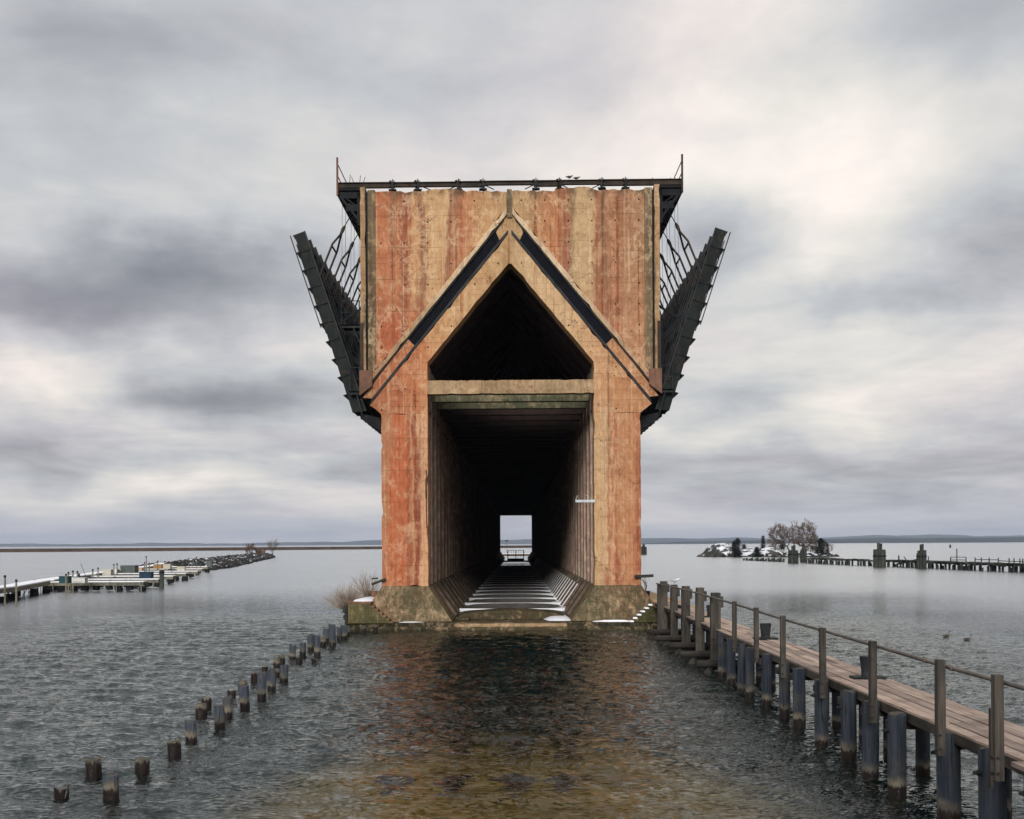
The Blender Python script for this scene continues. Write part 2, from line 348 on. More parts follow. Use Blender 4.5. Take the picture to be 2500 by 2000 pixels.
M['lip'] = concrete('concrete_lip', [(-8.6, (150, 112, 84)), (-6, (170, 142, 112)), (-3, (206, 182, 150)), (3, (206, 184, 154)), (6, (176, 150, 120)), (8.6, (172, 126, 96))], None, -8.6, 8.6, 0, eff=.1, streak=.6, boards=0, holes=False)
M['tie_green'] = concrete('concrete_tie_green', [(-5, (96, 98, 78)), (-2, (110, 110, 88)), (0, (88, 92, 74)), (5, (92, 96, 76))], None, -5, 5, 0, eff=.15, moss=.35, streak=.5, boards=.1, holes=False, tint=0, gain=.9)
M['edge'] = concrete('concrete_edge', [(-9, (168, 134, 96)), (-8.45, (150, 122, 90)), (-8.3, (84, 76, 60)), (-7.8, (108, 96, 76)), (-.3, (96, 88, 70)), (.3, (96, 88, 70)), (7.8, (120, 104, 82)), (8.3, (104, 92, 72)), (8.45, (160, 130, 96)), (9, (184, 142, 104))], None, -9, 9, 0, eff=.4, streak=.5)

def steel(name, c1, c2, rust=.3, rough=.6):
    m, k, bs = newmat(name); P = k.pos()
    c = k.mix(k.sm(k.noise(k.v('MULTIPLY', P, (2, 2, .8)), 1, 5, .65), .35, .65), lin(c1), lin(c2))
    r = k.noise(P, 2.7, 6, .7, .5); c = k.mix(k.m('MULTIPLY', k.sm(r, .54, .66), rust), c, lin((104, 60, 44)))
    g = k.noise(P, 9, 4, .7); c = k.mix(k.m('MULTIPLY', k.sm(g, .60, .70), .35), c, lin((62, 66, 62)))
    fin(k, bs, c, rough, k.bump(r, .01, .5), .12); return m
M['steel'] = steel('steel_dark_green', (22, 28, 30), (40, 48, 46), .22)
M['chute'] = steel('steel_chute', (13, 20, 20), (27, 35, 33), .22)
M['deep'] = steel('steel_black', (12, 15, 20), (24, 27, 32), .12)
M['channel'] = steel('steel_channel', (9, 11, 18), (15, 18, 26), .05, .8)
M['flange'] = steel('steel_flange', (30, 34, 40), (52, 54, 54), .25)
M['rust'] = steel('rusted_plate', (100, 76, 64), (128, 96, 80), .3, .9)
M['railrust'] = steel('rusted_rail', (48, 46, 42), (70, 60, 52), .35, .85)
M['white_pipe'] = steel('pale_metal', (176, 182, 186), (198, 204, 206), .05, .5)
M['cable'] = steel('cable', (96, 100, 104), (120, 124, 126), .1)
M['pipe'] = steel('galvanised_pipe', (84, 82, 78), (108, 102, 96), .3, .55)

def pile_mat(name, up1, up2, band=True, wet=0.):
    m, k, bs = newmat(name); P = k.pos(); Z = k.sep(P)[2]
    stv = k.noise(k.v('MULTIPLY', P, (13, 13, .5)), 1, 5, .65)
    c = k.mix(k.sm(stv, .36, .64), lin(up1), lin(up2))
    big = k.noise(P, 1.6, 4, .6); c = k.mix(k.sm(big, .5, .68, 0, .5), c, lin((78, 74, 66)))
    if band:
        zj = k.m('ADD', Z, k.m('MULTIPLY', k.m('SUBTRACT', stv, .5), .34))
        lo = k.m('MULTIPLY', k.m('SUBTRACT', k.noise(P, .45, 2, .5), .5), .5); zj = k.m('SUBTRACT', k.m('ADD', zj, lo), wet)
        c = k.mix(k.sm(zj, .40, .24), c, k.mix(k.sm(big, .4, .6), lin((78, 76, 70)), lin((112, 105, 92))))
        c = k.mix(k.sm(zj, .22, .14), c, lin((30, 23, 20)))
    c = k.mix(k.sm(k.sep(k.nrm())[2], .6, .8, 0, .85), c, k.mix(k.noise(P, 9, 4, .7), lin((52, 48, 40)), lin((92, 84, 68))))
    cr = k.sm(stv, .62, .68); c = k.mix(k.m('MULTIPLY', cr, .7), c, lin((24, 24, 26)))
    fin(k, bs, c, k.sm(Z, .1, .3, .35, .9), k.bump(k.m('SUBTRACT', stv, cr), .025, .9), .3); return m
M['pile'] = pile_mat('timber_pile', (46, 54, 66), (76, 80, 86))
M['rpile'] = pile_mat('timber_pile_blue', (34, 41, 53), (60, 66, 74))
M['stub'] = pile_mat('timber_pile_low', (54, 53, 48), (86, 82, 72), True, .10)
def timber(name, c1, c2, c3, ax=(9, 9, .5), crack=.7):
    m, k, bs = newmat(name); P = k.pos()
    s_ = k.noise(k.v('MULTIPLY', P, ax), 1, 6, .65)
    c = k.mix(k.sm(s_, .34, .66), lin(c1), lin(c2)); b_ = k.noise(P, 1.1, 5, .65)
    c = k.mix(k.sm(b_, .48, .66, 0, .6), c, lin(c3))
    oi = k.n('ShaderNodeObjectInfo').outputs['Random']
    c = k.mix(.8, c, k.mix(1, c, k.ramp(oi, [(0, (.58, .58, .60)), (1, (1.32, 1.27, 1.22))]), 'MULTIPLY'))
    cr = k.sm(s_, .62, .68); c = k.mix(k.m('MULTIPLY', cr, crack), c, lin((34, 30, 28)))
    fin(k, bs, c, .9, k.bump(k.m('SUBTRACT', s_, cr), .015, .8), .2); return m
M['post'] = timber('timber_post', (54, 52, 49), (86, 81, 74), (40, 42, 43))
M['plank'] = timber('deck_plank', (142, 126, 115), (176, 158, 144), (120, 106, 97), (9, .45, 9), .5)
M['beam'] = timber('timber_beam', (52, 50, 46), (76, 72, 64), (40, 40, 40), (6, .6, 9))
M['log'] = timber('timber_log', (46, 44, 42), (70, 66, 60), (32, 32, 32), (.6, 9, 9))
M['ruin'] = timber('ruined_timber', (44, 50, 46), (72, 78, 70), (56, 52, 46), (3, 3, 1), .3)
M['marina_wood'] = timber('marina_wood', (112, 110, 98), (140, 136, 122), (92, 94, 84), (3, 3, 3), .2)
M['slope'] = plain('slope_concrete', (74, 62, 54), (112, 98, 84), 1.6, .9, .03)
M['snow'] = plain('snow', (226, 230, 238), (242, 243, 246), 2.5, .75, .05)
M['bark'] = plain('bark', (58, 50, 44), (88, 78, 68), 6)
M['twig'] = plain('twig', (84, 70, 58), (108, 92, 78), 3)
M['twigpale'] = plain('twig_pale', (124, 110, 98), (160, 146, 130), 3)
M['twigred'] = plain('twig_reddish', (70, 54, 46), (92, 74, 64), 3)
M['needle'] = plain('conifer_needles', (26, 38, 28), (52, 62, 44), 1.2, .9)
M['black'] = plain('black_float', (14, 16, 18), (30, 32, 34), 3)
M['teal'] = plain('teal_paint', (30, 62, 70), (40, 76, 82), 2)
M['navy'] = plain('navy_paint', (24, 44, 60), (32, 56, 72), 2)
M['cream'] = plain('cream_paint', (178, 174, 158), (196, 190, 176), 2)
M['white'] = plain('white_paint', (206, 206, 202), (220, 220, 216), 2)
M['greygreen'] = plain('greygreen_paint', (84, 92, 88), (100, 108, 104), 2)
M['ochre'] = plain('ochre_paint', (150, 112, 66), (170, 132, 84), 2)
M['pinkbox'] = plain('pinkish_wood', (176, 138, 118), (190, 156, 134), 2)
M['farwall'] = plain('breakwater_concrete', (64, 50, 40), (92, 74, 58), .08, .9)
M['farcap'] = plain('breakwater_cap', (96, 88, 80), (120, 110, 100), .08, .9)
M['forest'] = plain('forest', (22, 34, 30), (44, 54, 44), .004, .95)
M['hillfar'] = plain('forest_far', (30, 44, 40), (50, 60, 50), .002, .95)
M['gull_g'] = plain('gull_grey', (150, 154, 160), (168, 172, 176), 6); M['gull_w'] = plain('gull_white', (222, 222, 220), (234, 234, 232), 6)
M['goose_b'] = plain('goose_brown', (62, 54, 46), (92, 80, 68), 9); M['goose_k'] = plain('goose_black', (14, 14, 15), (24, 24, 24), 6)
M['pigeon'] = plain('dark_bird', (46, 46, 50), (74, 74, 78), 8)
M['reed'] = plain('dry_reed', (132, 112, 92), (156, 134, 112), .5)

def rocky(name, c1, c2, snow=.75, thr=.55):
    m, k, bs = newmat(name); P = k.pos(); n_ = k.noise(P, .8, 6, .7); 
    c = k.mix(k.sm(n_, .35, .65), lin(c1), lin(c2))
    c = k.mix(k.sm(k.noise(P, .25, 4, .6), .5, .65, 0, .25), c, lin((96, 72, 58)))
    up = k.m('ADD', k.sep(k.nrm())[2], k.m('MULTIPLY', k.m('SUBTRACT', k.noise(P, .42, 6, .68), .5), 2.4))
    sn = k.m('MULTIPLY', k.sm(up, thr, thr + .15), k.sm(k.sep(P)[2], .25, .6))
    c = k.mix(k.m('MULTIPLY', sn, snow), c, lin((226, 230, 236)))
    fin(k, bs, c, .9, k.bump(n_, .4, .9), .2); return m
M['rock'] = rocky('rock_snow', (34, 38, 37), (70, 70, 64), .95, .80)
M['rubble'] = rocky('rubble_rock', (22, 26, 26), (50, 52, 50), .85, .98)

m, k, bs = newmat('wet_concrete'); M['wet'] = m; P = k.pos(); n_ = k.noise(P, 1.5, 5, .65)
fin(k, bs, k.mix(k.sm(n_, .35, .65), lin((44, 41, 38)), lin((70, 66, 60))), k.sm(n_, .4, .62, .35, .6), k.bump(n_, .01, .5), .35)
# water: clear lake water, mirror by Fresnel, bed seen through it
m, k, bs = newmat('lake_water'); M['water'] = m; m.node_tree.nodes.remove(bs)
P = k.pos()
def slope(v, amp):
    nd = k.n('ShaderNodeTexNoise'); k.put(nd.inputs['Vector'], v); nd.inputs['Scale'].default_value = 1; nd.inputs['Detail'].default_value = 2.5; nd.inputs['Roughness'].default_value = .5; nd.inputs['Distortion'].default_value = .35
    return k.v('SCALE', k.v('SUBTRACT', nd.outputs['Color'], (.5, .5, .5)), sc=amp)
Pw = k.v('ADD', P, k.v('SCALE', k.comb(k.noise(P, .16, 3, .5), k.noise(k.v('ADD', P, (31., 7., 0.)), .16, 3, .5), 0.), sc=2.5))
X_, Y_ = k.sep(P)[0:2]
# away from the modelled waves the ripples become slope noise, then plain roughness
openw = k.m('MAXIMUM', k.sm(Y_, 56., 80.), k.sm(k.m('ABSOLUTE', k.m('ADD', X_, 2.)), 16., 27.))
farw = k.m('MAXIMUM', k.sm(Y_, 68., 130.), k.sm(k.m('ABSOLUTE', X_), 11., 46.))
s1 = k.v('SCALE', slope(k.v('MULTIPLY', Pw, (1.9, 4.2, 1.)), .95), sc=k.m('ADD', .25, k.m('MULTIPLY', openw, .75)))
s2 = slope(k.v('MULTIPLY', k.v('ADD', Pw, (9., 3., 0.)), (6.0, 13., 1.)), 2.1)
s3 = slope(k.v('MULTIPLY', P, (.25, .7, 1.)), .24)
calm = k.sm(k.noise(k.v('MULTIPLY', P, (.03, .055, 1.)), 1, 3, .5), .32, .66, .62, 1.12)
calm = k.m('MULTIPLY', calm, k.m('SUBTRACT', 1., k.m('MULTIPLY', farw, .35)))
sx, sy, _z = k.sep(k.v('ADD', k.v('ADD', s1, s2), s3))[0:3]
bn = k.v('NORMALIZE', k.v('ADD', k.nrm(), k.comb(k.m('MULTIPLY', k.m('MULTIPLY', sx, calm), k.m('ADD', 1., k.m('MULTIPLY', openw, .8))), k.m('MULTIPLY', sy, calm), 0.)))
fr = k.n('ShaderNodeFresnel'); fr.inputs['IOR'].default_value = 1.333; k.put(fr.inputs['Normal'], k.v('NORMALIZE', k.v('ADD', k.v('SCALE', bn, sc=k.m('SUBTRACT', 1., k.m('MULTIPLY', farw, .72))), k.v('SCALE', k.nrm(), sc=k.m('MULTIPLY', farw, .72)))))
rf = k.n('ShaderNodeBsdfRefraction'); rf.inputs['IOR'].default_value = 1.333; rf.inputs['Roughness'].default_value = 0.0; rf.inputs['Color'].default_value = (.78, .85, .72, 1); k.put(rf.inputs['Normal'], bn)
df = k.n('ShaderNodeBsdfDiffuse'); df.inputs['Color'].default_value = lin((34, 52, 50))
gl = k.n('ShaderNodeBsdfGlossy'); k.put(gl.inputs['Roughness'], k.m('ADD', .05, k.m('MULTIPLY', farw, .14))); k.put(gl.inputs['Normal'], bn); gl.inputs['Color'].default_value = (.95, .97, .98, 1)
mx = k.n('ShaderNodeMixShader'); mx.inputs[0].default_value = .12; k.nt.links.new(rf.outputs[0], mx.inputs[1]); k.nt.links.new(df.outputs[0], mx.inputs[2])
m2 = k.n('ShaderNodeMixShader'); k.put(m2.inputs[0], fr.outputs[0]); k.nt.links.new(mx.outputs[0], m2.inputs[1]); k.nt.links.new(gl.outputs[0], m2.inputs[2])
# close water: microfacet glass, so wavelet faces turned to the eye mirror less and look down into the lake
gs = k.n('ShaderNodeBsdfGlass'); gs.inputs['IOR'].default_value = 1.333; gs.inputs['Roughness'].default_value = .055; gs.inputs['Color'].default_value = (.96, .98, .95, 1); k.put(gs.inputs['Normal'], bn)
m3_ = k.n('ShaderNodeMixShader'); m3_.inputs[0].default_value = .07; k.nt.links.new(gs.outputs[0], m3_.inputs[1]); k.nt.links.new(df.outputs[0], m3_.inputs[2])
m4_ = k.n('ShaderNodeMixShader'); k.put(m4_.inputs[0], k.m('MAXIMUM', farw, .10)); k.nt.links.new(m3_.outputs[0], m4_.inputs[1]); k.nt.links.new(m2.outputs[0], m4_.inputs[2])
k.nt.links.new(m4_.outputs[0], m.node_tree.nodes['Material Output'].inputs[0])
m, k, bs = newmat('lake_bed'); M['bed'] = m; P = k.pos(); Z = k.sep(P)[2]
n_ = k.noise(P, .55, 6, .7, .6)
c = k.mix(k.sm(n_, .35, .65), lin((92, 74, 28)), lin((134, 108, 46)))
c = k.mix(k.sm(k.m('ADD', Z, k.m('MULTIPLY', n_, .8)), -1.9, -3.4), c, lin((10, 34, 36)))  # teal darkening with depth stands for light absorbed by the water
fin(k, bs, c, .95, k.bump(n_, .1, .6), .1)
# ================================================================== SETTING
def grid_mesh(xs, ys, zf):
    mb = MB(); nx, ny = len(xs), len(ys)
    for j in range(ny):
        for i in range(nx): mb.v.append((xs[i], ys[j], zf(xs[i], ys[j])))
    for j in range(ny - 1):
        for i in range(nx - 1): mb.f.append((j * nx + i, j * nx + i + 1, (j + 1) * nx + i + 1, (j + 1) * nx + i))
    mb.mi = [0] * len(mb.f); return mb

# water: a finely waved sheet near by, flat lake to the horizon
rng = np.random.default_rng(3)
WX0, WX1, WY0, WY1, ST = -32., 27., 11., 84., .112
nx, ny = int((WX1 - WX0) / ST) + 1, int((WY1 - WY0) / ST) + 1
gx = np.linspace(WX0, WX1, nx); gy = np.linspace(WY0, WY1, ny)
GX, GY = np.meshgrid(gx, gy); H = np.zeros_like(GX)
for i in range(90):
    lam = .46 * (2.4 / .46) ** (rng.random() ** 1.3); kk = 2 * math.pi / lam
    th = math.radians(rng.normal(78, 34)); ph = rng.random() * 6.283
    slope = .0235 * min(1.0, (.8 / lam) ** .5)
    wob = .9 * np.sin(.31 * GX + .23 * GY + 2 * ph) + .5 * np.sin(.7 * GX - .55 * GY + ph)
    H += slope / kk * np.sin(kk * (math.cos(th) * GX + math.sin(th) * GY) + ph + wob)
edge = np.minimum(np.minimum(GX - WX0, WX1 - GX) / 12, np.minimum((GY - WY0) / 2.0, (WY1 - GY) / 22)); H *= np.clip(edge, 0, 1)
me = bpy.data.meshes.new('water')
V = np.stack([GX.ravel(), GY.ravel(), H.ravel()], 1)
idx = np.arange(nx * ny).reshape(ny, nx)
Q = np.stack([idx[:-1, :-1].ravel(), idx[:-1, 1:].ravel(), idx[1:, 1:].ravel(), idx[1:, :-1].ravel()], 1)
FX, FY0, FY1 = 8800., -180., 12300.
OV = np.array([(-FX, FY0, 0), (WX0, FY0, 0), (WX1, FY0, 0), (FX, FY0, 0), (-FX, WY0, 0), (FX, WY0, 0), (-FX, WY1, 0), (FX, WY1, 0), (-FX, FY1, 0), (WX0, FY1, 0), (WX1, FY1, 0), (FX, FY1, 0)], float)
b_ = nx * ny; bl, br, tl, tr = int(idx[0, 0]), int(idx[0, -1]), int(idx[-1, 0]), int(idx[-1, -1])
OQ = [(b_, b_ + 1, bl, b_ + 4), (b_ + 1, b_ + 2, br, bl), (b_ + 2, b_ + 3, b_ + 5, br), (b_ + 4, bl, tl, b_ + 6), (br, b_ + 5, b_ + 7, tr), (b_ + 6, tl, b_ + 9, b_ + 8), (tl, tr, b_ + 10, b_ + 9), (tr, b_ + 7, b_ + 11, b_ + 10)]
V = np.concatenate([V, OV]); Q = np.concatenate([Q, np.array(OQ)])
me.vertices.add(len(V)); me.vertices.foreach_set('co', V.ravel())
me.loops.add(len(Q) * 4); me.loops.foreach_set('vertex_index', Q.ravel())
me.polygons.add(len(Q)); me.polygons.foreach_set('loop_start', np.arange(len(Q)) * 4)
me.polygons.foreach_set('use_smooth', np.ones(len(Q), bool)); me.materials.append(M['water']); me.update(calc_edges=True)
wo = bpy.data.objects.new('water', me); COL.objects.link(wo); wo['kind'] = 'structure'

def bedz(x, y):
    t = min(1, max(0, (y - 24) / 20)); t = t * t * (3 - 2 * t)
    return -1.35 - 4.2 * t - .55 * min(5, max(0, abs(x - .3) - 2.9)) + .22 * mnoise.noise(Vector((x * .3, y * .3, 0)))
bx = [-FX, -800, -200] + list(np.linspace(-70, 70, 90)) + [200, 800, FX]; by = [FY0, 0] + list(np.linspace(8, 90, 60)) + [200, 900, FY1]
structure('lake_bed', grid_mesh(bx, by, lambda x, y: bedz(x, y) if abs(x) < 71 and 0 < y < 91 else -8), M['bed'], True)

# far shores
def shore(name, x0, x1, y, depth, hf, mat_, n=160):
    mb = MB(); xs = np.linspace(x0, x1, n)
    rows = [(0, 0), (.04, .55), (.25, .9), (.6, 1), (1, 0)]
    for x in xs:
        h = hf(x)
        for (dy, s_) in rows: mb.v.append((x, y + depth * dy, h * s_ - .5 + (mnoise.noise(Vector((x * .013, dy * 9, 1))) * 2.2 if s_ > 0 else 0)))
    r = len(rows)
    for i in range(n - 1):
        for j in range(r - 1): mb.f.append((i * r + j, (i + 1) * r + j, (i + 1) * r + j + 1, i * r + j + 1))
    mb.mi = [0] * len(mb.f)
    return structure(name, mb, mat_, True)
nz = lambda x, s_, o=0: mnoise.fractal(Vector((x * s_, o, 0)), 1.0, 2.0, 4)
shore('wooded_shore', 500, 3600, 5200, 900, lambda x: max(3, (12 + 15 * min(1, max(0, (x - 700) / 1500)) + 5 * nz(x, .002)) * min(1, max(.15, (x - 480) / 300))), M['forest'])
shore('far_hills', -6500, 7500, 10800, 1300, lambda x: max(4, 40 + 30 * nz(x, .0006, 4) + 14 * nz(x, .0025, 9) + 24 * min(1, max(0, (x + 1500) / 5000)) - 12 * min(1, max(0, (-x - 1500) / 2000))), M['hillfar'])

hz = MB(); hz.span(-8950, 8950, -195, 12450, -9.5, 130)
hm = bpy.data.materials.new('air_haze'); hm.use_nodes = True; hn = N(hm.node_tree); hm.node_tree.nodes.clear()
pv = hn.n('ShaderNodeVolumePrincipled'); pv.inputs['Color'].default_value = (.68, .78, 1.0, 1); pv.inputs['Density'].default_value = 7.0e-5; pv.inputs['Anisotropy'].default_value = .2
ho_ = hn.n('ShaderNodeOutputMaterial'); hm.node_tree.links.new(pv.outputs[0], ho_.inputs['Volume'])
structure('haze', hz, hm, kind='stuff')

# ================================================================== ORE DOCK
Y0 = 67.0; DL = 295.0; BENT = 3.66; NB = 80; SL = 1.222
dock = root('ore_dock', 'abandoned rust streaked concrete ore dock with pointed gable opening and raised steel chutes', 'ore dock', (0, Y0, 0))
rj = random.Random(5)
def rough(pts, step, amp, seed):
    # worn arrises: long straight edges broken into small irregular bites
    r_ = random.Random(seed); o_ = []; n = len(pts)
    for i in range(n):
        a_, b_ = Vector(pts[i]), Vector(pts[(i + 1) % n]); L_ = (b_ - a_).length; m_ = max(1, int(L_ / step)); nn = Vector((-(b_ - a_).y, (b_ - a_).x)) / max(L_, 1e-6)
        o_.append(tuple(a_)); bite = 0
        for j in range(1, m_):
            bite = r_.uniform(.4, 1.) * amp * 3 if r_.random() < .12 else r_.uniform(-.3, .6) * amp
            q = a_ + (b_ - a_) * ((j + r_.uniform(-.3, .3)) / m_) + nn * bite; o_.append((q.x, q.y))
    return o_
# --- upper end wall in two halves either side of the centre joint
for s in (-1, 1):
    top = []; n = 26
    for i in range(n + 1):
        x = 7.87 + (0.16 - 7.87) * i / n
        top.append((s * x, 25.62 + rj.uniform(-.10, .02) + (.16 if 2.8 < x < 4.9 else 0)))
    pts = [(s * 7.87, 24.83 - SL * 7.87 - .02)] + top + [(s * .16, 24.83 - SL * .16)]
    part('end_wall', MB().prism(pts, Y0, Y0 + .9), M['wall'], dock, bevel=.03)
    # corner pilasters: outer strip, groove, inner strip
    part('corner_pilaster', MB().prism(rough([(s * 8.75, 14.2), (s * 8.75, 25.86), (s * 8.43, 25.86), (s * 8.43, 14.3)][::(1 if s > 0 else -1)], .5, .025, 5 + s), Y0 - .06, Y0 + .9), M['edge'], dock, bevel=.025)
    part('corner_groove', MB().prism([(s * 8.43, 14.5), (s * 8.43, 25.6), (s * 8.31, 25.6), (s * 8.31, 14.6)], Y0 + .12, Y0 + .9), M['deep'], dock)
    part('corner_strip', MB().prism([(s * 8.31, 14.5), (s * 8.31, 25.70), (s * 7.872, 25.70), (s * 7.872, 15.1)], Y0 - .03, Y0 + .9), M['edge'], dock, bevel=.025)
    # rusty cover plate at the foot of the pilaster, channel iron above it
    part('corner_plate', MB().prism([(s * 8.80, 13.62), (s * 8.80, 15.1), (s * 8.06, 15.1), (s * 8.06, 14.2)], Y0 - .30, Y0 - .07), M['rust'], dock, bevel=.015)
    part('corner_channel', MB().prism([(s * 8.78, 15.1), (s * 8.78, 17.9), (s * 8.58, 17.9), (s * 8.58, 15.1)], Y0 - .12, Y0 - .064), M['railrust'], dock)
    # sloping concrete lip over the channel
    pts = [(s * .165, 24.83 - SL * .165), (s * 8.08, 24.83 - SL * 8.08), (s * 8.22, 24.36 - SL * 8.22), (s * .165, 24.36 - SL * .165)]
    part('sloping_lip', MB().prism(rough(pts if s < 0 else pts[::-1], .4, .035, 3 + s), Y0 - .16, Y0 + .9), M['lip'], dock, bevel=.035)
    # dark steel channel, its lower flange, rusty end of the recess
    xa, xb = .52, 6.02
    off = lambda x, o: (s * x, o - SL * x)
    part('steel_channel', MB().prism([off(xa, 24.35), off(xb, 24.35), off(xb - .42, 23.42), off(.11, 23.42)], Y0 + .10, Y0 + .5), M['channel'], dock)
    part('channel_lip', MB().prism([off(.33, 24.355), off(8.18, 24.355), off(8.22, 24.25), off(.33, 24.25)], Y0 - .05, Y0 + .098), M['flange'], dock)
    part('channel_flange', MB().prism([off(.10, 23.415), off(8.10, 23.415), off(8.24, 23.17), off(.10, 23.17)], Y0 - .05, Y0 + .5), M['flange'], dock, bevel=.02)
    part('recess_end', MB().prism([off(xb + .002, 24.35), off(8.36, 24.13), (s * 8.64, 13.55), off(8.12, 23.42), off(xb - .418, 23.42)], Y0 + .03, Y0 + .6), M['arch'], dock, label='rust stained concrete end of the sloping recess')
    # pier, corbel, footing
    part('pier', MB().prism(rough([(s * 7.58, 2.5), (s * 7.58, 12.58), (s * 4.86, 12.58), (s * 4.86, 2.5)][::(1 if s > 0 else -1)], .35, .03, 9 + s), Y0 + .006, Y0 + 1.6), M['pier'], dock)
    ft = MB()
    yf = Y0 - .42
    A = [(s * 7.58, Y0 - .02, 2.5), (s * 4.86, Y0 - .02, 2.5), (s * 3.44, yf, .44), (s * 8.95, yf, .44)]
    B = [(p[0], Y0 + DL, p[2]) for p in A]
    ft.add(A + B, [(0, 1, 2, 3), (7, 6, 5, 4), (0, 4, 5, 1), (1, 5, 6, 2), (2, 6, 7, 3), (3, 7, 4, 0)][::1])
    part('battered_footing', ft, M['base'], dock, bevel=.04)
# gable arch between channel and opening (one piece, open below)
L = [(-8.24, 13.09), (-7.59, 12.584), (-4.85, 12.584), (-4.85, 15.58), (-.09, 21.32), (.09, 21.32), (4.85, 15.58), (4.85, 12.584), (7.59, 12.584), (8.24, 13.09), (.10, 23.17 - .02 - SL * .10), (-.10, 23.17 - .02 - SL * .10)]
part('gable_arch', MB().prism(rough(L, .35, .03, 31), Y0, Y0 + 1.4), M['arch'], dock)
part('exposed_rebar', MB().tube([(-4.94, Y0 - .012, 9.3), (-4.92, Y0 - .02, 8.2), (-4.95, Y0 - .012, 7.1), (-4.93, Y0 - .015, 5.9)], .028, 5).tube([(-4.99, Y0 - .01, 8.8), (-4.98, Y0 - .012, 7.6)], .02, 4), M['railrust'], dock)
part('apex_block', MB().prism([(-.80, 23.17), (-.16, 24.60), (.16, 24.60), (.80, 23.17), (.55, 22.6), (-.55, 22.6)], Y0 + .07, Y0 + .7), M['arch'], dock, bevel=.03)
part('centre_joint', MB().prism([(-.15, 24.0), (-.15, 25.66), (.15, 25.66), (.15, 24.0)], Y0 - .05, Y0 + .85), M['edge'], dock, bevel=.02)
# --- long body
for s in (-1, 1):
    part('outer_wall', MB().span(s * 7.55, s * 5.12, Y0 + 1.61, Y0 + DL, 2.5, 13.0), M['inner'], dock)
    part('pocket_wall', MB().prism([(s * 8.72, 13.6), (s * 8.72, 25.45), (s * 8.1, 25.45), (s * 8.1, 13.05), (s * 7.6, 12.6)], Y0 + .91, Y0 + DL), M['deep'], dock)
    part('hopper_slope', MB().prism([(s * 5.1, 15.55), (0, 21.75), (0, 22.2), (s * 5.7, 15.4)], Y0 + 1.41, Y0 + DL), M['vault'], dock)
    part('hopper_shoulder', MB().prism([(s * 4.9, 13.005), (s * 4.9, 15.65), (s * 8.08, 15.65), (s * 8.08, 13.005)], Y0 + 1.62, Y0 + DL), M['inner'], dock)
part('unseen_roof_slab', MB().span(-8.05, 8.05, Y0 + .91, Y0 + DL, 25.0, 25.4), M['inner'], dock)  # top slab out of view, added to block light from above
# --- bents: tie beam, columns, vault ribs, footing ribs, floor ties, snow
tieme = MB().span(-4.84, 4.84, 0, .62, 13.73, 14.53).mesh('tie_beam', M['vault']); tiegr = MB().span(-4.84, 4.84, 0, .62, 13.73, 14.53).mesh('tie_beam', M['tie_green'])
part('tie_beam', MB().prism(rough([(-4.855, 13.73), (4.855, 13.73), (4.855, 14.53), (-4.855, 14.53)], .28, .014, 77), Y0 + .03, Y0 + .75), M['tie'], dock, label='pale concrete tie beam across the mouth of the tunnel')
for i in range(1, NB): inst('tie_beam', tiegr if i < 3 else tieme, dock, (0, BENT * i, 0))  # inner beams turn darker with depth, the tunnel's shade painted in
colme = {s: MB().span(s * 4.87, s * 5.13, 0, .9, 2.42, 13.7).mesh('column', M['inner']) for s in (-1, 1)}
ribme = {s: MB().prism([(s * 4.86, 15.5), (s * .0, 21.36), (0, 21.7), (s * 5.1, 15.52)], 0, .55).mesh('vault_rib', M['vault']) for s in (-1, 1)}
def slab(s, x0, z0, x1, z1, th, ylen):
    # strip lying on the footing slope
    t = Vector((x1 - x0, 0, z1 - z0)).normalized(); n = Vector((-t.z, 0, t.x)); n = n if n.z > 0 else -n
    a0, a1 = Vector((x0, 0, z0)), Vector((x1, 0, z1)); vs = []
    for yy in (0, ylen):
        for p in (a0 - n * .05, a1 - n * .05, a1 + n * th, a0 + n * th): vs.append((s * p.x, yy, p.z))
    return MB().add(vs, [(0, 1, 2, 3), (7, 6, 5, 4), (0, 4, 5, 1), (1, 5, 6, 2), (2, 6, 7, 3), (3, 7, 4, 0)])
fribme = {s: slab(s, 4.86, 2.5, 3.5, .53, .16, .55).mesh('footing_rib', M['slope']) for s in (-1, 1)}
fsnow = slab(1, 4.6, 2.12, 3.45, .47, .21, .2).mesh('snow_strip', M['snow'])
for i in range(1, NB):
    for s in (-1, 1):
        inst('column', colme[s], dock, (0, BENT * i - .14, 0))
        if i < 50: inst('vault_rib', ribme[s], dock, (0, BENT * i, 0)); inst('footing_rib', fribme[s], dock, (0, BENT * i - .05, 0))
    if 2 < i < 46: inst('snow_strip', fsnow, dock, (0, BENT * i + .02, 0))
tm = MB(); tm.span(-3.5, 3.5, 0, 1.15, .22, .72); tieme2 = tm.mesh('floor_tie', M['wet'])
def snow_bar(seed):
    r_ = random.Random(seed); mb = MB(); n = 30; top = []; 
    for i in range(n + 1):
        x = -3.42 + 6.84 * i / n; e = abs(x) / 3.42
        wd = (.012 + .42 * e ** 3.2) * r_.uniform(.75, 1.15); top.append((x, wd))
    for (x, wd) in top:
        dz = 0
        mb.v += [(x, -.05 - dz, .735 - wd * .4 + dz), (x, -.05 - dz, .74 + wd * .06 + dz), (x, .04 + wd - dz, .76 + dz), (x, .08 + wd - dz, .70 + dz)]
    for i in range(n):
        for j in range(3): mb.f.append((i * 4 + j, (i + 1) * 4 + j, (i + 1) * 4 + j + 1, i * 4 + j + 1))
    mb.mi = [0] * len(mb.f); return mb.mesh('snow_strip', M['snow'], True)
sb = [snow_bar(i) for i in range(4)]
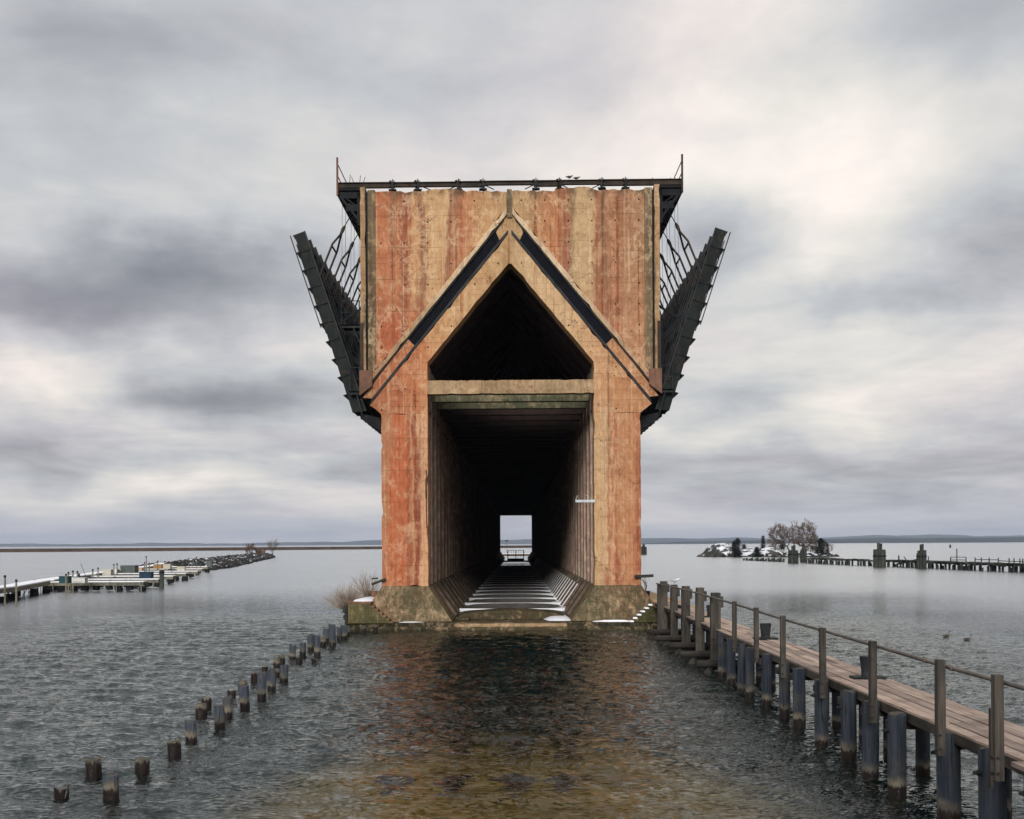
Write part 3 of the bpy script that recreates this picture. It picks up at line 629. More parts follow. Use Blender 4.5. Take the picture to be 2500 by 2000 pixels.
for i in range(0, 21):
    yy = 7.4 + i * 2 * BENT
    inst('floor_tie', tieme2, dock, (0, yy, 0)); inst('snow_strip', sb[i % 4], dock, (0, yy, 0))
# mouth of the tunnel: rounded sill, hollow, ledges down to the water
arc = [(-3.44 + .02, .42)] + [(-3.40 + 6.8 * i / 16, .50 + .46 * math.sin(math.pi * i / 16) ** .45) for i in range(17)] + [(3.42, .42)]
part('rounded_sill', MB().prism(arc, Y0 + 1.6, Y0 + 4.2), M['sill'], dock, bevel=.06)
part('sill_step', MB().span(-3.2, -2.5, Y0 + .3, Y0 + 1.2, .44, .62), M['sill'], dock, bevel=.05)
jag = lambda y, seed: y + .035 * math.sin(seed * 3.7) + rj.uniform(-.02, .02)
def ledge(name, x0, x1, yf, yb, z0, z1, mt, label=None, n=60):
    mb = MB(); xs = [x0 + (x1 - x0) * i / n for i in range(n + 1)]
    for i, x in enumerate(xs):
        a = yf + rj.uniform(-.03, .03); zt = z1 + rj.uniform(-.02, .015)
        mb.v += [(x, yb, z0), (x, a, z0), (x, a - .01, zt - .06), (x, a + .05, zt), (x, yb, zt)]
    for i in range(n):
        for j in range(4): mb.f.append((i * 5 + j, i * 5 + j + 1, (i + 1) * 5 + j + 1, (i + 1) * 5 + j))
        
    mb.f += [(4, 3, 2, 1, 0), tuple(n * 5 + j for j in range(5))]; mb.mi = [0] * len(mb.f)
    return part(name, mb, mt, dock, label)
ledge('upper_ledge', -9.45, 9.3, 66.15, Y0 + 1.8, -1., .42, M['sill'])
ledge('lower_ledge', -8.7, 8.7, 65.72, 66.3, -3., .19, M['sill'])
part('tunnel_edge', MB().span(-3.3, 3.2, 66.02, 66.145, -.5, .36), M['tie'], dock, bevel=.05)
# side blocks with steps
for s in (-1, 1):
    pts = [(s * 9.42, .40), (s * 9.42, 1.53), (s * 8.12, 1.55)]
    st_ = 6
    for i in range(st_):
        xa_ = 8.12 - 1.30 * i / st_; xb_ = 8.12 - 1.30 * (i + 1) / st_; zt = 1.55 - 1.13 * (i + 1) / st_
        pts += [(s * xa_, zt), (s * xb_, zt)]
    pts += [(s * 6.82, .40)]
    part('stepped_block', MB().prism(pts, 65.98, 71.), M['block'], dock, bevel=.03)
    part('block_cap', MB().span(s * 9.45, s * 8.1, 66.04, 78., 1.535, 1.66), M['rust'] if s < 0 else M['tie'], dock, bevel=.02)
    for i in range(st_):
        xa_ = 8.12 - 1.30 * i / st_; xb_ = xa_ - 1.30 / st_; zt = 1.55 - 1.13 * (i + 1) / st_
        mb = MB(); mb.box((s * (xa_ + xb_) / 2, 66.25, zt + .035), (.30, .56, .09), Matrix.Rotation(rj.uniform(-.15, .15), 3, 'Z'), taper=.75)
        part('snow_patch' if s > 0 else 'broken_tread', mb, M['snow'] if s > 0 else M['rust'], dock, bevel=.03)
# lying snow
def heap(pts, z, h, seed, y=None):
    """a low mound over a plan outline (x, y)"""
    r_ = random.Random(seed); mb = MB(); n = len(pts); cx = sum(p[0] for p in pts) / n; cy = sum(p[1] for p in pts) / n
    rings = [(1, 0), (.86, .55), (.55, .9), (.0, 1.)]
    for (q, hh_) in rings[:-1]:
        for p in pts: mb.v.append((cx + (p[0] - cx) * q * r_.uniform(.94, 1.04), cy + (p[1] - cy) * q, z + h * hh_ * r_.uniform(.8, 1.1)))
    mb.v.append((cx, cy, z + h))
    for k_ in range(2):
        for i in range(n): mb.f.append((k_ * n + i, k_ * n + (i + 1) % n, (k_ + 1) * n + (i + 1) % n, (k_ + 1) * n + i))
    for i in range(n): mb.f.append((2 * n + i, 2 * n + (i + 1) % n, 3 * n))
    mb.mi = [0] * len(mb.f); return mb
part('snow_patch', heap([(-9.2, 66.3), (-8.6, 66.1), (-8.1, 66.2), (-8.0, 68), (-8.1, 72.5), (-8.5, 71), (-9.0, 68)], 1.66, .16, 1), M['snow'], dock, smooth=True)
part('snow_patch', heap([(2.2, 67.0), (3.0, 66.9), (3.45, 67.0), (3.5, 68.5), (3.4, 70.5), (2.9, 71.2), (2.7, 69.5), (1.9, 68.4)], .44, .20, 2), M['snow'], dock, smooth=True)
part('snow_patch', heap([(4.6, 66.3), (5.6, 66.2), (6.8, 66.15), (7.0, 66.4), (6.2, 66.55), (5.0, 66.5)], .42, .11, 3), M['snow'], dock, smooth=True)
part('snow_patch', heap([(-6.6, 66.35), (-5.8, 66.3), (-5.0, 66.4), (-5.4, 66.52), (-6.4, 66.5)], .42, .05, 4), M['snow'], dock, smooth=True)
for (xa_, ya_) in ((3.2, 75.2), (3.2, 82.5)):
    part('snow_patch', heap([(xa_ - .7, ya_), (xa_ - .1, ya_ - .2), (xa_ + .35, ya_ + .1), (xa_ + .75, ya_ + 1.4), (xa_ + .5, ya_ + 1.9), (xa_ + .1, ya_ + .8)], .6, .2, int(ya_)), M['snow'], dock, smooth=True)
# --- steel on top
tb = MB()
for (a_, b_, z0, z1) in ((-10.1, -6.9, 25.86, 26.18), (-6.9, -2.98, 25.90, 26.17), (-2.98, -1.5, 25.86, 26.19), (-1.5, 1.5, 25.96, 26.20), (1.5, 2.95, 25.86, 26.20), (2.95, 5.4, 25.95, 26.21), (5.4, 10.08, 25.87, 26.22)):
    tb.span(a_, b_, 67.15, 67.19, z0, z1); tb.span(a_, b_, 67.05, 67.29, z1 - .04, z1); tb.span(a_, b_, 67.05, 67.29, z0, z0 + .04)
part('top_beam', tb, M['railrust'], dock)
clampm = MB(); clampm.span(-.22, .22, -.2, .2, 0, .06); clampm.span(-.07, .07, -.16, .16, .05, .50); clampm.span(-.13, .13, -.18, .18, .20, .26); clampm.span(-.16, .16, -.16, .16, .44, .49)
for q in (-.09, .0, .08): clampm.box((q, 0, .55 + .03 * (q == 0)), (.05, .06, .14 + .08 * (q == 0)))
clampm.span(-.20, -.1, -.1, .1, .50, .58)
cme = clampm.mesh('rail_clamp', M['steel'])
for i, x in enumerate((-6.85, -5.38, -2.98, -1.55, 1.55, 2.94, 5.41, 6.78)): inst('rail_clamp', cme, dock, (x, .17, 25.68), rz=(.0, .3, -.2, .1)[i % 4])
for (xa_, xb_) in ((-5.2, -4.6), (-3.1, -3.6), (-1.4, -.9), (1.4, .9), (3.05, 3.5), (5.3, 4.8)): part('diagonal_brace', MB().beam((xa_, 67.2, 25.95), (xb_, 67.2, 25.72), .05, .05), M['railrust'], dock)
for (x, z, dx, dz) in ((-9.42, 26.18, .05, .55), (-9.1, 26.18, -.2, .42), (-8.83, 26.18, .06, .5), (-8.66, 26.18, .17, .42), (8.5, 26.2, -.12, .2), (9.4, 26.2, .05, .18)):
    part('bent_rod', MB().tube([(x, 67.4, z - .1), (x + dx, 67.4, z + dz)], .018, 5), M['railrust'], dock)
for (x, r_) in ((-9.3, .10), (-9.85, .07), (9.0, .08), (8.85, .07)):
    part('debris_lump', MB().box((x, 67.6, 26.2), (r_ * 3, .3, r_ * 1.6), Matrix.Rotation(.4, 3, 'Y'), taper=.5), M['steel'], dock)
for s in (-1, 1):
    part('side_walkway', MB().span(s * 10.1, s * 8.76, Y0 + .1, Y0 + DL, 25.72, 25.84), M['deep'], dock)
    part('walkway_edge_beam', MB().span(s * 10.12, s * 10.02, Y0, Y0 + DL, 25.45, 25.86), M['steel'], dock)
    part('walkway_under_beam', MB().span(s * 9.5, s * 9.38, Y0 + .4, Y0 + DL, 24.75, 25.05), M['steel'], dock)
    br = MB()
    br.span(s * 10.0, s * 8.76, 0, .16, 25.3, 25.70); br.span(s * 9.6, s * 8.76, .02, .14, 24.55, 24.95); br.beam((s * 10.0, .08, 25.5), (s * 8.78, .08, 23.9), .14, .14); br.span(s * 8.95, s * 8.76, 0, .2, 23.7, 25.7)
    br.beam((s * 9.6, .08, 25.3), (s * 8.9, .08, 24.8), .07, .07)
    brm = br.mesh('walkway_bracket', M['deep'])
    for i in range(0, 30): inst('walkway_bracket', brm, dock, (0, .25 + i * BENT / 2, 0))
    # railing
    part('end_post', MB().span(s * 10.13, s * 10.03, Y0 - .02, Y0 + .12, 25.4, 27.62), M['rust'] if s < 0 else M['railrust'], dock)
    pm_ = MB().span(s * 10.09, s * 10.03, 0, .06, 25.8, 27.3).mesh('rail_post', M['railrust'])
    for i in range(1, 9): inst('rail_post', pm_, dock, (0, i * BENT, 0))
    for zr in (27.25, 26.55): part('rail_bar', MB().tube([(s * 10.06, Y0 + .1, zr), (s * 10.06, Y0 + 30, zr)], .03, 6), M['railrust'], dock)
# --- chutes, raised
CU = Vector((-.3090, .9511)); CN = Vector((.9511, .3090)); CA = Vector((-9.58, 12.72)); CLEN = 11.15; CWID = 1.95
def cp(t, d_): q = CA + CU * t + CN * d_; return q.x, q.y
for s in (-1, 1):
    mb = MB(); sd_ = -s
    P3 = lambda t, d_, yy: (sd_ * cp(t, d_)[0], yy, cp(t, d_)[1])
    T0, T1 = .0, CLEN
    for yy in (0, CWID - .06):          # side plates with scalloped outer edge
        outl = []
        nseg = 10
        for i in range(nseg):
            ta = T0 + (T1 - T0) * i / nseg; tb_ = T0 + (T1 - T0) * (i + 1) / nseg
            outl += [(ta, .20), ((ta * .35 + tb_ * .65), .22), (tb_ - .02, .12)]
        outl += [(T1, .86), (T0 - .15, .98)]
        pz = [(sd_ * cp(t, d_)[0], cp(t, d_)[1]) for t, d_ in outl]
        mb.prism(pz, yy, yy + .06)
    mb.add([P3(T0, .24, .05), P3(T1, .24, .05), P3(T1, .30, .05), P3(T0, .30, .05), P3(T0, .24, CWID - .05), P3(T1, .24, CWID - .05), P3(T1, .30, CWID - .05), P3(T0, .30, CWID - .05)],
           [(0, 1, 2, 3), (7, 6, 5, 4), (0, 4, 5, 1), (1, 5, 6, 2), (2, 6, 7, 3), (3, 7, 4, 0)])
    chm = mb.mesh('chute', M['chute'])
    fl = MB()
    for yy in (-.05, CWID - .10):
        fl.add([P3(T0 - .15, .95, yy), P3(T1, .83, yy), P3(T1, .91, yy), P3(T0 - .15, 1.03, yy), P3(T0 - .15, .95, yy + .15), P3(T1, .83, yy + .15), P3(T1, .91, yy + .15), P3(T0 - .15, 1.03, yy + .15)],
               [(0, 1, 2, 3), (7, 6, 5, 4), (0, 4, 5, 1), (1, 5, 6, 2), (2, 6, 7, 3), (3, 7, 4, 0)])
    flm = fl.mesh('flange', M['flange'])
    rb = MB()
    rb.add([P3(0, .0, -.04), P3(.05, .0, -.04), P3(.04, .88, -.06), P3(-.04, .88, -.06), P3(0, .0, CWID + .04), P3(.05, .0, CWID + .04), P3(.04, .88, CWID + .06), P3(-.04, .88, CWID + .06)],
           [(0, 1, 2, 3), (7, 6, 5, 4), (0, 4, 5, 1), (1, 5, 6, 2), (2, 6, 7, 3), (3, 7, 4, 0)])
    rb.add([P3(-.0, 0, 0), P3(-.26, .22, 0), P3(0, .22, 0), P3(0, 0, CWID), P3(-.26, .22, CWID), P3(0, .22, CWID)], [(0, 1, 2), (5, 4, 3), (0, 3, 4, 1), (1, 4, 5, 2), (2, 5, 3, 0)])
    rbm = rb.mesh('rib', M['chute'])
    ob = MB().tube([P3(5.4, 0, 0), P3(T1, -.02, 0)], .035, 6).tube([P3(5.4, 0, CWID), P3(T1, -.02, CWID)], .035, 6); obm = ob.mesh('outer_bar', M['railrust'])
    yk = MB(); ym = CWID / 2
    hk = (s * 9.95, ym, 24.15); top_ = (s * 9.45, ym, 25.0)
    yk.tube([top_, hk], .03, 6)
    yk.tube([hk, (s * 10.05, ym, 23.95), (s * 10.2, ym, 23.6)], [.06, .12, .08], 6)
    for q, yy in ((-1, .1), (1, CWID - .1)):
        yk.tube([(s * 10.15, ym, 23.7), (s * 10.55, yy, 22.85), P3(8.35, .88, yy)], .065, 6)
    yk.beam((s * 10.6, .1, 22.75), (s * 10.6, CWID - .1, 22.75), .08, .08)
    ykm = yk.mesh('hanger', M['railrust'])
    cb = MB()
    for yy in (.3, CWID - .3): cb.tube([(s * 9.98, yy, 25.5), (s * 10.05, yy, 20.0)], .012, 4)
    cbm = cb.mesh('cable', M['cable'])
    hg = MB()
    hg.prism([(s * 8.74, 12.3), (s * 8.95, 12.75), (s * 7.62, 12.45), (s * 7.62, 11.7)], .1, CWID - .1); hgm = hg.mesh('hinge', M['deep'])
    for i in range(11):
        yb_ = 1.0 + i * BENT
        c_ = inst('chute', chm, dock, (0, yb_, 0))
        inst('flange', flm, c_, (0, 0, 0)); inst('outer_bar', obm, c_, (0, 0, 0)); inst('hanger', ykm, c_, (0, 0, 0)); inst('cable', cbm, c_, (0, 0, 0)); inst('hinge', hgm, c_, (0, 0, 0))
        for j in range(1, 10):
            q = CU * (T1 - T0) * (j / 10); inst('rib', rbm, c_, (sd_ * q.x, 0, q.y))
    # counter-lever frames between chute and wall: dark beams in each bay
    lv = MB(); lv.beam((s * 8.75, 0, 17.0), (s * 10.4, 0, 18.6), .18, .3); lv.beam((s * 8.75, 0, 15.6), (s * 9.9, 0, 16.6), .16, .26); lv.beam((s * 8.8, 0, 19.6), (s * 10.6, 0, 18.4), .1, .14); lv.span(s * 8.74, s * 9.3, -.3, .3, 13.7, 18.4)
    lvm = lv.mesh('chute_stop', M['deep'])
    for i in range(12): inst('chute_stop', lvm, dock, (0, .5 + i * BENT + 2.6, 0))
def catwalk(s, z, w_, l_, y):
    mb = MB(); mb.span(s * (8.76 + w_), s * 8.76, y, y + l_, z - .08, z)
    mb.span(s * (8.76 + w_), s * 8.76, y, y + .06, z - .2, z)
    c_ = part('catwalk', mb, M['steel'], dock)
    r_ = MB()
    for (xx, yy) in ((8.76 + w_ - .04, y + .03), (8.76 + w_ - .04, y + l_ - .05), (8.9, y + .03)): r_.tube([(s * xx, yy, z), (s * xx, yy, z + 1.42)], .03, 6)
    for zr in (.72, 1.40): r_.tube([(s * 8.8, y + .03, z + zr), (s * (8.76 + w_ - .04), y + .03, z + zr), (s * (8.76 + w_ - .04), y + l_ - .05, z + zr)], .025, 6)
    part('handrail', r_, M['flange'], c_)
    part('strut', MB().beam((s * (8.76 + w_ * .45), y + .1, z - .1), (s * 8.78, y + .1, z - 1.3), .08, .08), M['steel'], c_)
catwalk(-1, 17.95, 1.25, 1.6, 67.6); catwalk(-1, 14.0, .75, 1.4, 67.5); catwalk(1, 14.0, .78, 1.4, 67.5)
ld = MB()
for q in (0, .5): ld.tube([(-9.0, 68.2 + q, 14.0), (-8.95, 69.4 + q, 22.0)], .03, 5)
for i in range(22): ld.tube([(-9.0 + .05 * i / 22, 68.2 + 1.2 * i / 22, 14.2 + i * .35), (-9.0 + .05 * i / 22, 68.7 + 1.2 * i / 22, 14.2 + i * .35)], .02, 4)
part('ladder', ld, M['flange'], dock)
lb = MB(); lb.span(3.76, 4.9, 66.93, 66.99, 7.35, 7.50); lb.tube([(3.78, 66.96, 7.5), (3.86, 66.96, 7.68), (3.88, 66.96, 7.76)], .018, 5)
lb.tube([(4.45, 66.96, 7.5), (4.52, 66.96, 7.62), (4.47, 66.96, 7.74), (4.36, 66.96, 7.78)], .018, 5); part('lamp_bracket', lb, M['white_pipe'], dock)
part('timber_bracket', MB().beam((-8.15, 66.8, 2.62), (-7.35, 66.9, 2.93), .22, .14), M['log'], dock); part('timber_bracket', MB().beam((-8.15, 66.85, 2.95), (-7.8, 66.95, 2.98), .1, .08), M['log'], dock)
part('timber_bracket', MB().beam((7.18, 66.88, 3.00), (8.25, 66.7, 3.06), .26, .17), M['log'], dock)
db = MB(); db.span(-9.62, -9.44, 66.0, 66.5, .2, 1.1); db.box((-9.58, 66.2, 1.2), (.3, .4, .42), Matrix.Rotation(.3, 3, 'Y')); db.box((-9.55, 66.25, .75), (.26, .4, .3), Matrix.Rotation(-.3, 3, 'Z'))
part('rotten_fender', db, M['ruin'], dock, bevel=.04)
# ================================================================== LEFT PILINGS
ORD = ['nearest', 'second nearest', 'third', 'fourth', 'fifth', 'sixth', 'seventh', 'eighth', 'ninth', 'tenth', 'eleventh', 'twelfth', 'thirteenth', 'fourteenth', 'fifteenth', 'sixteenth', 'seventeenth', 'eighteenth', 'nineteenth', 'twentieth', 'twenty-first', 'twenty-second', 'twenty-third']
def pile_mb(r, z0, z1, seed, n=14, ragged=.02, lean=(0, 0)):
    r_ = random.Random(seed); mb = MB(); rings = 6; ph = r_.uniform(0, 6)
    for i in range(rings + 1):
        t = i / rings; z = z0 + (z1 - z0) * t
        for j in range(n):
            an = 2 * math.pi * j / n; rr = r * (1 + .035 * math.sin(3 * an + ph) + r_.uniform(-.02, .02)) * (1.03 - .05 * t)
            zz = z + (r_.uniform(-ragged, ragged) + ragged * 1.2 * math.sin(an * 2 + ph) * math.cos(ph) - (ragged * 3 if r_.random() < .08 else 0) if i == rings else 0)
            mb.v.append((rr * math.cos(an) + lean[0] * (z - z0), rr * math.sin(an) + lean[1] * (z - z0), zz))
    for i in range(rings):
        for j in range(n): mb.f.append((i * n + j, i * n + (j + 1) % n, (i + 1) * n + (j + 1) % n, (i + 1) * n + j))
    o = rings * n; c = len(mb.v)
    for j in range(n): mb.v.append((r * .8 * math.cos(2 * math.pi * j / n) + lean[0] * (z1 - z0), r * .8 * math.sin(2 * math.pi * j / n) + lean[1] * (z1 - z0), z1 + .015 + r_.uniform(-.012, .012)))
    for j in range(n): mb.f.append((o + j, o + (j + 1) % n, c + (j + 1) % n, c + j))
    mb.f.append(tuple(c + j for j in range(n))); mb.mi = [0] * len(mb.f); return mb
def shift_mb(mb, o): mb.v = [(p[0] + o[0], p[1] + o[1], p[2] + o[2]) for p in mb.v]; return mb
LP = [(-8.71, 22.63, 0.13, 0.15), (-8.89, 24.84, 0.29, 0.17), (-7.62, 22.35, 0.44, 0.155), (-7.82, 24.82, 0.3, 0.16), (-7.76, 26.94, 0.32, 0.165), (-7.94, 28.99, 0.49, 0.15), (-8.78, 32.91, 0.38, 0.17), (-9.08, 34.62, 0.31, 0.15), (-7.75, 31.04, 0.58, 0.15), (-8.02, 32.96, 0.55, 0.14), (-8.92, 37.01, 0.21, 0.14), (-9.03, 38.96, 0.33, 0.15), (-7.89, 34.49, 0.7, 0.15), (-9.17, 41.38, 0.33, 0.15), (-7.78, 36.26, 0.9, 0.15), (-9.42, 44.13, 0.24, 0.13), (-8.09, 39.16, 0.69, 0.15), (-9.29, 45.76, 0.38, 0.14), (-9.36, 47.06, 0.42, 0.15), (-8.69, 42.97, 0.28, 0.1), (-8.19, 41.72, 0.55, 0.16), (-9.38, 49.36, 0.6, 0.15), (-8.78, 47.71, 0.24, 0.15), (-9.28, 51.25, 0.55, 0.15), (-9.37, 53.73, 0.71, 0.16), (-8.22, 48.11, 0.14, 0.11), (-8.59, 51.07, 0.89, 0.15), (-9.1, 55.51, 0.4, 0.14), (-9.35, 57.93, 0.67, 0.16), (-8.7, 55.96, 1.03, 0.18), (-8.97, 59.46, 0.62, 0.09), (-8.76, 59.99, 0.69, 0.19), (-8.9, 62.3, .5, .15), (-8.2, 63.4, .42, .14), (-7.6, 64.2, .40, .13)]
inner = sorted([p for p in LP if p[0] > -8.72 and p[1] < 52 or p[1] > 58.5 or p[:2] == (-8.7, 55.96)], key=lambda p: p[1]); outer = sorted([p for p in LP if p not in inner], key=lambda p: p[1])
for row, nm in ((inner, 'right-hand'), (outer, 'left-hand')):
    for i, (x, y, h, r) in enumerate(row):
        look = 'barely emerging black' if h < .22 else 'low stubby' if h < .36 else 'knee-high weathered' if h < .62 else 'tall blue-grey'
        lab = f'{look} timber pile in the {nm} row of stubs, {ORD[i]} from the camera'
        lean = (random.uniform(-.05, .05), random.uniform(-.05, .05))
        single('timber_pile', shift_mb(pile_mb(r, -3.0, h, i * 7 + len(nm), lean=lean, ragged=.05), (x - lean[0] * 3, y - lean[1] * 3, 0)), M['pile'] if h > .42 else M['stub'], lab, 'pile', (x - lean[0] * 3, y - lean[1] * 3, 0), 'timber piles standing in water left of the dock', smooth=False)
# sunken stumps between the rows
def stump_mb(seed):
    r_ = random.Random(seed); mb = pile_mb(.20, -2.6, -.30, seed, 10, .06)
    for i in range(26):
        an = r_.uniform(0, 6.28); q = r_.uniform(0, .46)
        mb.box((q * math.cos(an), q * math.sin(an), -.16 - q * .5 + r_.uniform(-.05, .05)), (r_.uniform(.08, .2), r_.uniform(.08, .2), r_.uniform(.05, .12)), Matrix.Rotation(an, 3, 'Z') @ Matrix.Rotation(r_.uniform(-.5, .5), 3, 'X'))
    return mb
m, k, bs = newmat('mussel_growth'); P = k.pos(); fin(k, bs, k.mix(k.sm(k.noise(P, 6, 4, .7), .4, .6), lin((20, 14, 12)), lin((60, 34, 24))), .9, None, .2); M['mussel'] = m
sms = [stump_mb(i).mesh('sunken_stump', M['mussel']) for i in range(4)]
cols = ['far left', 'centre left', 'centre right', 'far right']
for r_i, y in enumerate((24.4, 28.9, 33.0, 37.0, 41.4, 45.6, 49.7, 54.0)):
    for c_i, x in enumerate((-2.2, -1.1, .38, 1.48)):
        ob = inst('sunken_stump', sms[(r_i + c_i) % 4], None, (x + random.uniform(-.12, .12), y + random.uniform(-.15, .15), random.uniform(.04, .14)), rz=random.uniform(0, 6), sc=(1.15, 1.15, 1))
        tag(ob, f'dark sunken stump under the water, {cols[c_i]} in the {ORD[r_i]} row from the camera', 'stump', 'sunken stumps in rows in front of the tunnel')

# ================================================================== WALKWAY ON THE RIGHT
ZD = 1.63
wk = root('walkway', 'long plank walkway on timber piles with pipe handrail leading to the dock', 'walkway', (8.6, 14, 0))
rw = random.Random(11)
PY = [18.75, 20.44, 22.66, 24.33, 26.12, 28.29, 30.80, 32.42, 34.79, 36.91, 38.40, 40.57, 43.0, 17.0, 15.2]
PR = [.22, .205, .18, .18, .18, .172, .17, .155, .16, .15, .14, .16, .175, .2, .2]
for i, (y, r) in enumerate(zip(PY, PR)):
    x = 7.84 + rw.uniform(-.05, .05) + (.22 if y < 20 else 0) + (.12 if 20 < y < 21 else 0) + (.2 if y > 42 else 0)
    lean = (rw.uniform(-.02, .02), rw.uniform(-.03, .03))
    mb = pile_mb(r, -3.2, 1.57, 100 + i, 16, .03, lean); mb.v = [(p[0] + x - lean[0] * 4, p[1] + y - lean[1] * 4, p[2]) for p in mb.v]
    po = part('pile', mb, M['rpile'], wk)
    if i in (0, 1, 2, 4, 5, 7, 8, 10, 13):
        bt = MB(); zb = 1.18 + rw.uniform(-.06, .1); bx_ = x - r
        bt.tube([(bx_ + .05, y - .02, zb), (bx_ - .10, y - .02, zb), (bx_ - .105, y - .02, zb)], [.03, .03, .012], 7)
        for q in range(4): bt.tube([(bx_ - .0 - q * .022, y - .02, zb), (bx_ - .012 - q * .022, y - .02, zb)], .055 - q * .008, 8)
        part('bolt', bt, M['flange'], po)
    xb = 8.95 + rw.uniform(-.1, .1); mb = pile_mb(r * .85, -3.2, 1.24, 300 + i, 12, .01); mb.v = [(p[0] + xb, p[1] + y + .25, p[2]) for p in mb.v]
    part('pile', mb, M['rpile'], wk)
    part('cap_beam', MB().span(7.7, 9.35, y + .13, y + .40, 1.24, 1.40) if r < .19 else MB().span(8.0, 9.35, y + .13, y + .40, 1.24, 1.40), M['beam'], wk)
for x in (8.14, 8.75, 9.28): part('stringer', MB().span(x - .09, x + .09, 13.6, 64.4, 1.405, 1.565), M['beam'], wk)
part('edge_board', MB().span(8.0, 8.045, 13.6, 45, 1.40, 1.585), M['beam'], wk)
PW = .275
for c_ in range(5):
    y = 12.0 + rw.uniform(0, 3)
    while y < 64.6:
        L_ = rw.choice((3.7, 4.3, 4.9)); y2 = min(y + L_, 64.7); x0 = 8.02 + c_ * PW + (.0 if c_ else rw.uniform(-.02, .01)); zt = ZD + rw.uniform(-.018, .014)
        mb = MB(); n = 4
        for i in range(n + 1):
            yy = y + (y2 - .012 - y) * i / n; dx = rw.uniform(-.006, .006); dz = rw.uniform(-.005, .006)
            mb.v += [(x0 + .006 + dx, yy, zt - .06), (x0 + PW - .018 + dx, yy, zt - .06), (x0 + PW - .018 + dx, yy, zt + dz), (x0 + .006 + dx, yy, zt + dz)]
        for i in range(n):
            for j in range(4): mb.f.append((i * 4 + j, (i + 1) * 4 + j, (i + 1) * 4 + (j + 1) % 4, i * 4 + (j + 1) % 4)[::-1])
        mb.f += [(0, 1, 2, 3), (n * 4 + 3, n * 4 + 2, n * 4 + 1, n * 4)]; mb.mi = [0] * len(mb.f)
        part('plank', mb, M['plank'], wk); y = y2
# approach slab at the dock end
part('end_slab', MB().span(8.1, 9.75, 60.5, 72, 1.30, 1.60), M['tie'], wk, bevel=.03)
# slender handrail posts bolted to the piles
for (y, w_, zt, zb) in ((38.8, .135, 2.97, 1.28), (35.26, .135, 2.96, 1.28), (31.74, .142, 2.93, 1.22), (27.63, .148, 2.90, 1.21), (23.75, .152, 2.91, 1.22), (19.98, .165, 2.91, 1.25), (17.60, .15, 2.92, 1.30), (15.0, .15, 2.9, 1.3)):
    mb = MB(); mb.box((7.665, y, (zt + zb) / 2), (.14, w_, zt - zb), Matrix.Rotation(rw.uniform(-.012, .012), 3, 'X'))
    po = part('rail_post', mb, M['post'], wk, bevel=.008)
    bt = MB()
    for zb_ in (zb + .12, zb + .36): bt.tube([(7.60, y - w_ * .1, zb_), (7.57, y - w_ * .1, zb_)], .028, 7); bt.tube([(7.63, y - w_ / 2 - .01, zb_), (7.63, y - w_ / 2 - .03, zb_)], .026, 7)
    part('bolt', bt, M['flange'], po)
part('rail_post', MB().box((7.60, 17.68, 1.78), (.05, .09, 1.22)), M['post'], wk, bevel=.006)
rl = [(7.79, 61.5, 2.78), (7.79, 58, 2.82), (7.79, 53, 2.86), (7.79, 48, 2.87), (7.79, 43.5, 2.86), (7.79, 38.8, 2.85), (7.79, 35.2, 2.82), (7.79, 31.7, 2.80), (7.79, 27.6, 2.80), (7.79, 23.7, 2.79), (7.79, 20, 2.78), (7.79, 17.6, 2.79), (7.79, 13.5, 2.78)]
rp = part('handrail', MB().tube(rl, .037, 10), M['pipe'], wk, smooth=True)
for (y, z) in ((21.05, 2.785), (18.05, 2.787), (19.75, 2.78), (29.7, 2.80), (37, 2.835), (45.9, 2.865)): part('coupling', MB().tube([(7.79, y - .06, z), (7.79, y + .06, z)], .05, 10), M['pipe'], rp)
# heavy square posts at the dock end on sill logs
for i, (x, y, w_, zt) in enumerate(((8.06, 60.5, .36, 2.94), (8.06, 56.5, .31, 2.90), (8.05, 52.5, .34, 2.98), (8.03, 48.35, .31, 3.07), (8.02, 44.5, .34, 3.02))):
    mb = MB(); mb.box((x, y, (zt + .3) / 2), (w_, .34, zt - .3), Matrix.Rotation(rw.uniform(-.01, .01), 3, 'Y')); 
    mb.box((x - w_ * .54, y - .03, (zt + .3) / 2 - .05), (.06, .3, zt - .5))
    if i == 0: mb.box((x - .26, y + .06, 1.55), (.16, .3, 2.5))
    part('heavy_post', mb, M['post'], wk, bevel=.02)
    part('cleat', MB().box((x + w_ / 2 + .05, y, zt - .36), (.1, .32, .42)), M['post'], wk, bevel=.01)
    lg = MB(); lg.tube([(7.15 + .1 * (i == 4), y - .2, .30), (9.3, y - .2, .30)], [.14, .135], 10); lg.tube([(7.6, y + .2, .16), (9.3, y + .2, .16)], .15, 10); lg.tube([(7.5, y - 1.1, .02), (8.0, y + 1., .02)], .14, 9)
    part('sill_log', lg, M['log'], wk)
    part('pile', MB().tube([(9.1, y, -3), (9.1, y, 1.4)], .16, 10), M['rpile'], wk)
    part('cap_beam', MB().span(8.2, 9.45, y - .14, y + .14, 1.24, 1.40), M['beam'], wk)
    part('brace', MB().beam((8.25, y + .5, .3), (8.35, y + 2.2, 1.35), .16, .16), M['log'], wk)
nt_ = MB()
for i in range(34):
    y = 14.6 + i * .12; nt_.tube([(9.38 + .03 * math.sin(i), y, .45 + .05 * math.sin(i * .7)), (9.36, y + .02, 1.38)], .004, 3, cap=False)
for j in range(9):
    z = .48 + j * .11; nt_.tube([(9.37 + .02 * math.sin(j + q), 14.6 + q * .5, z + .015 * math.sin(j * 2 + q)) for q in range(9)], .004, 3, cap=False)
part('wire_netting', nt_, M['flange'], wk, kind='stuff')
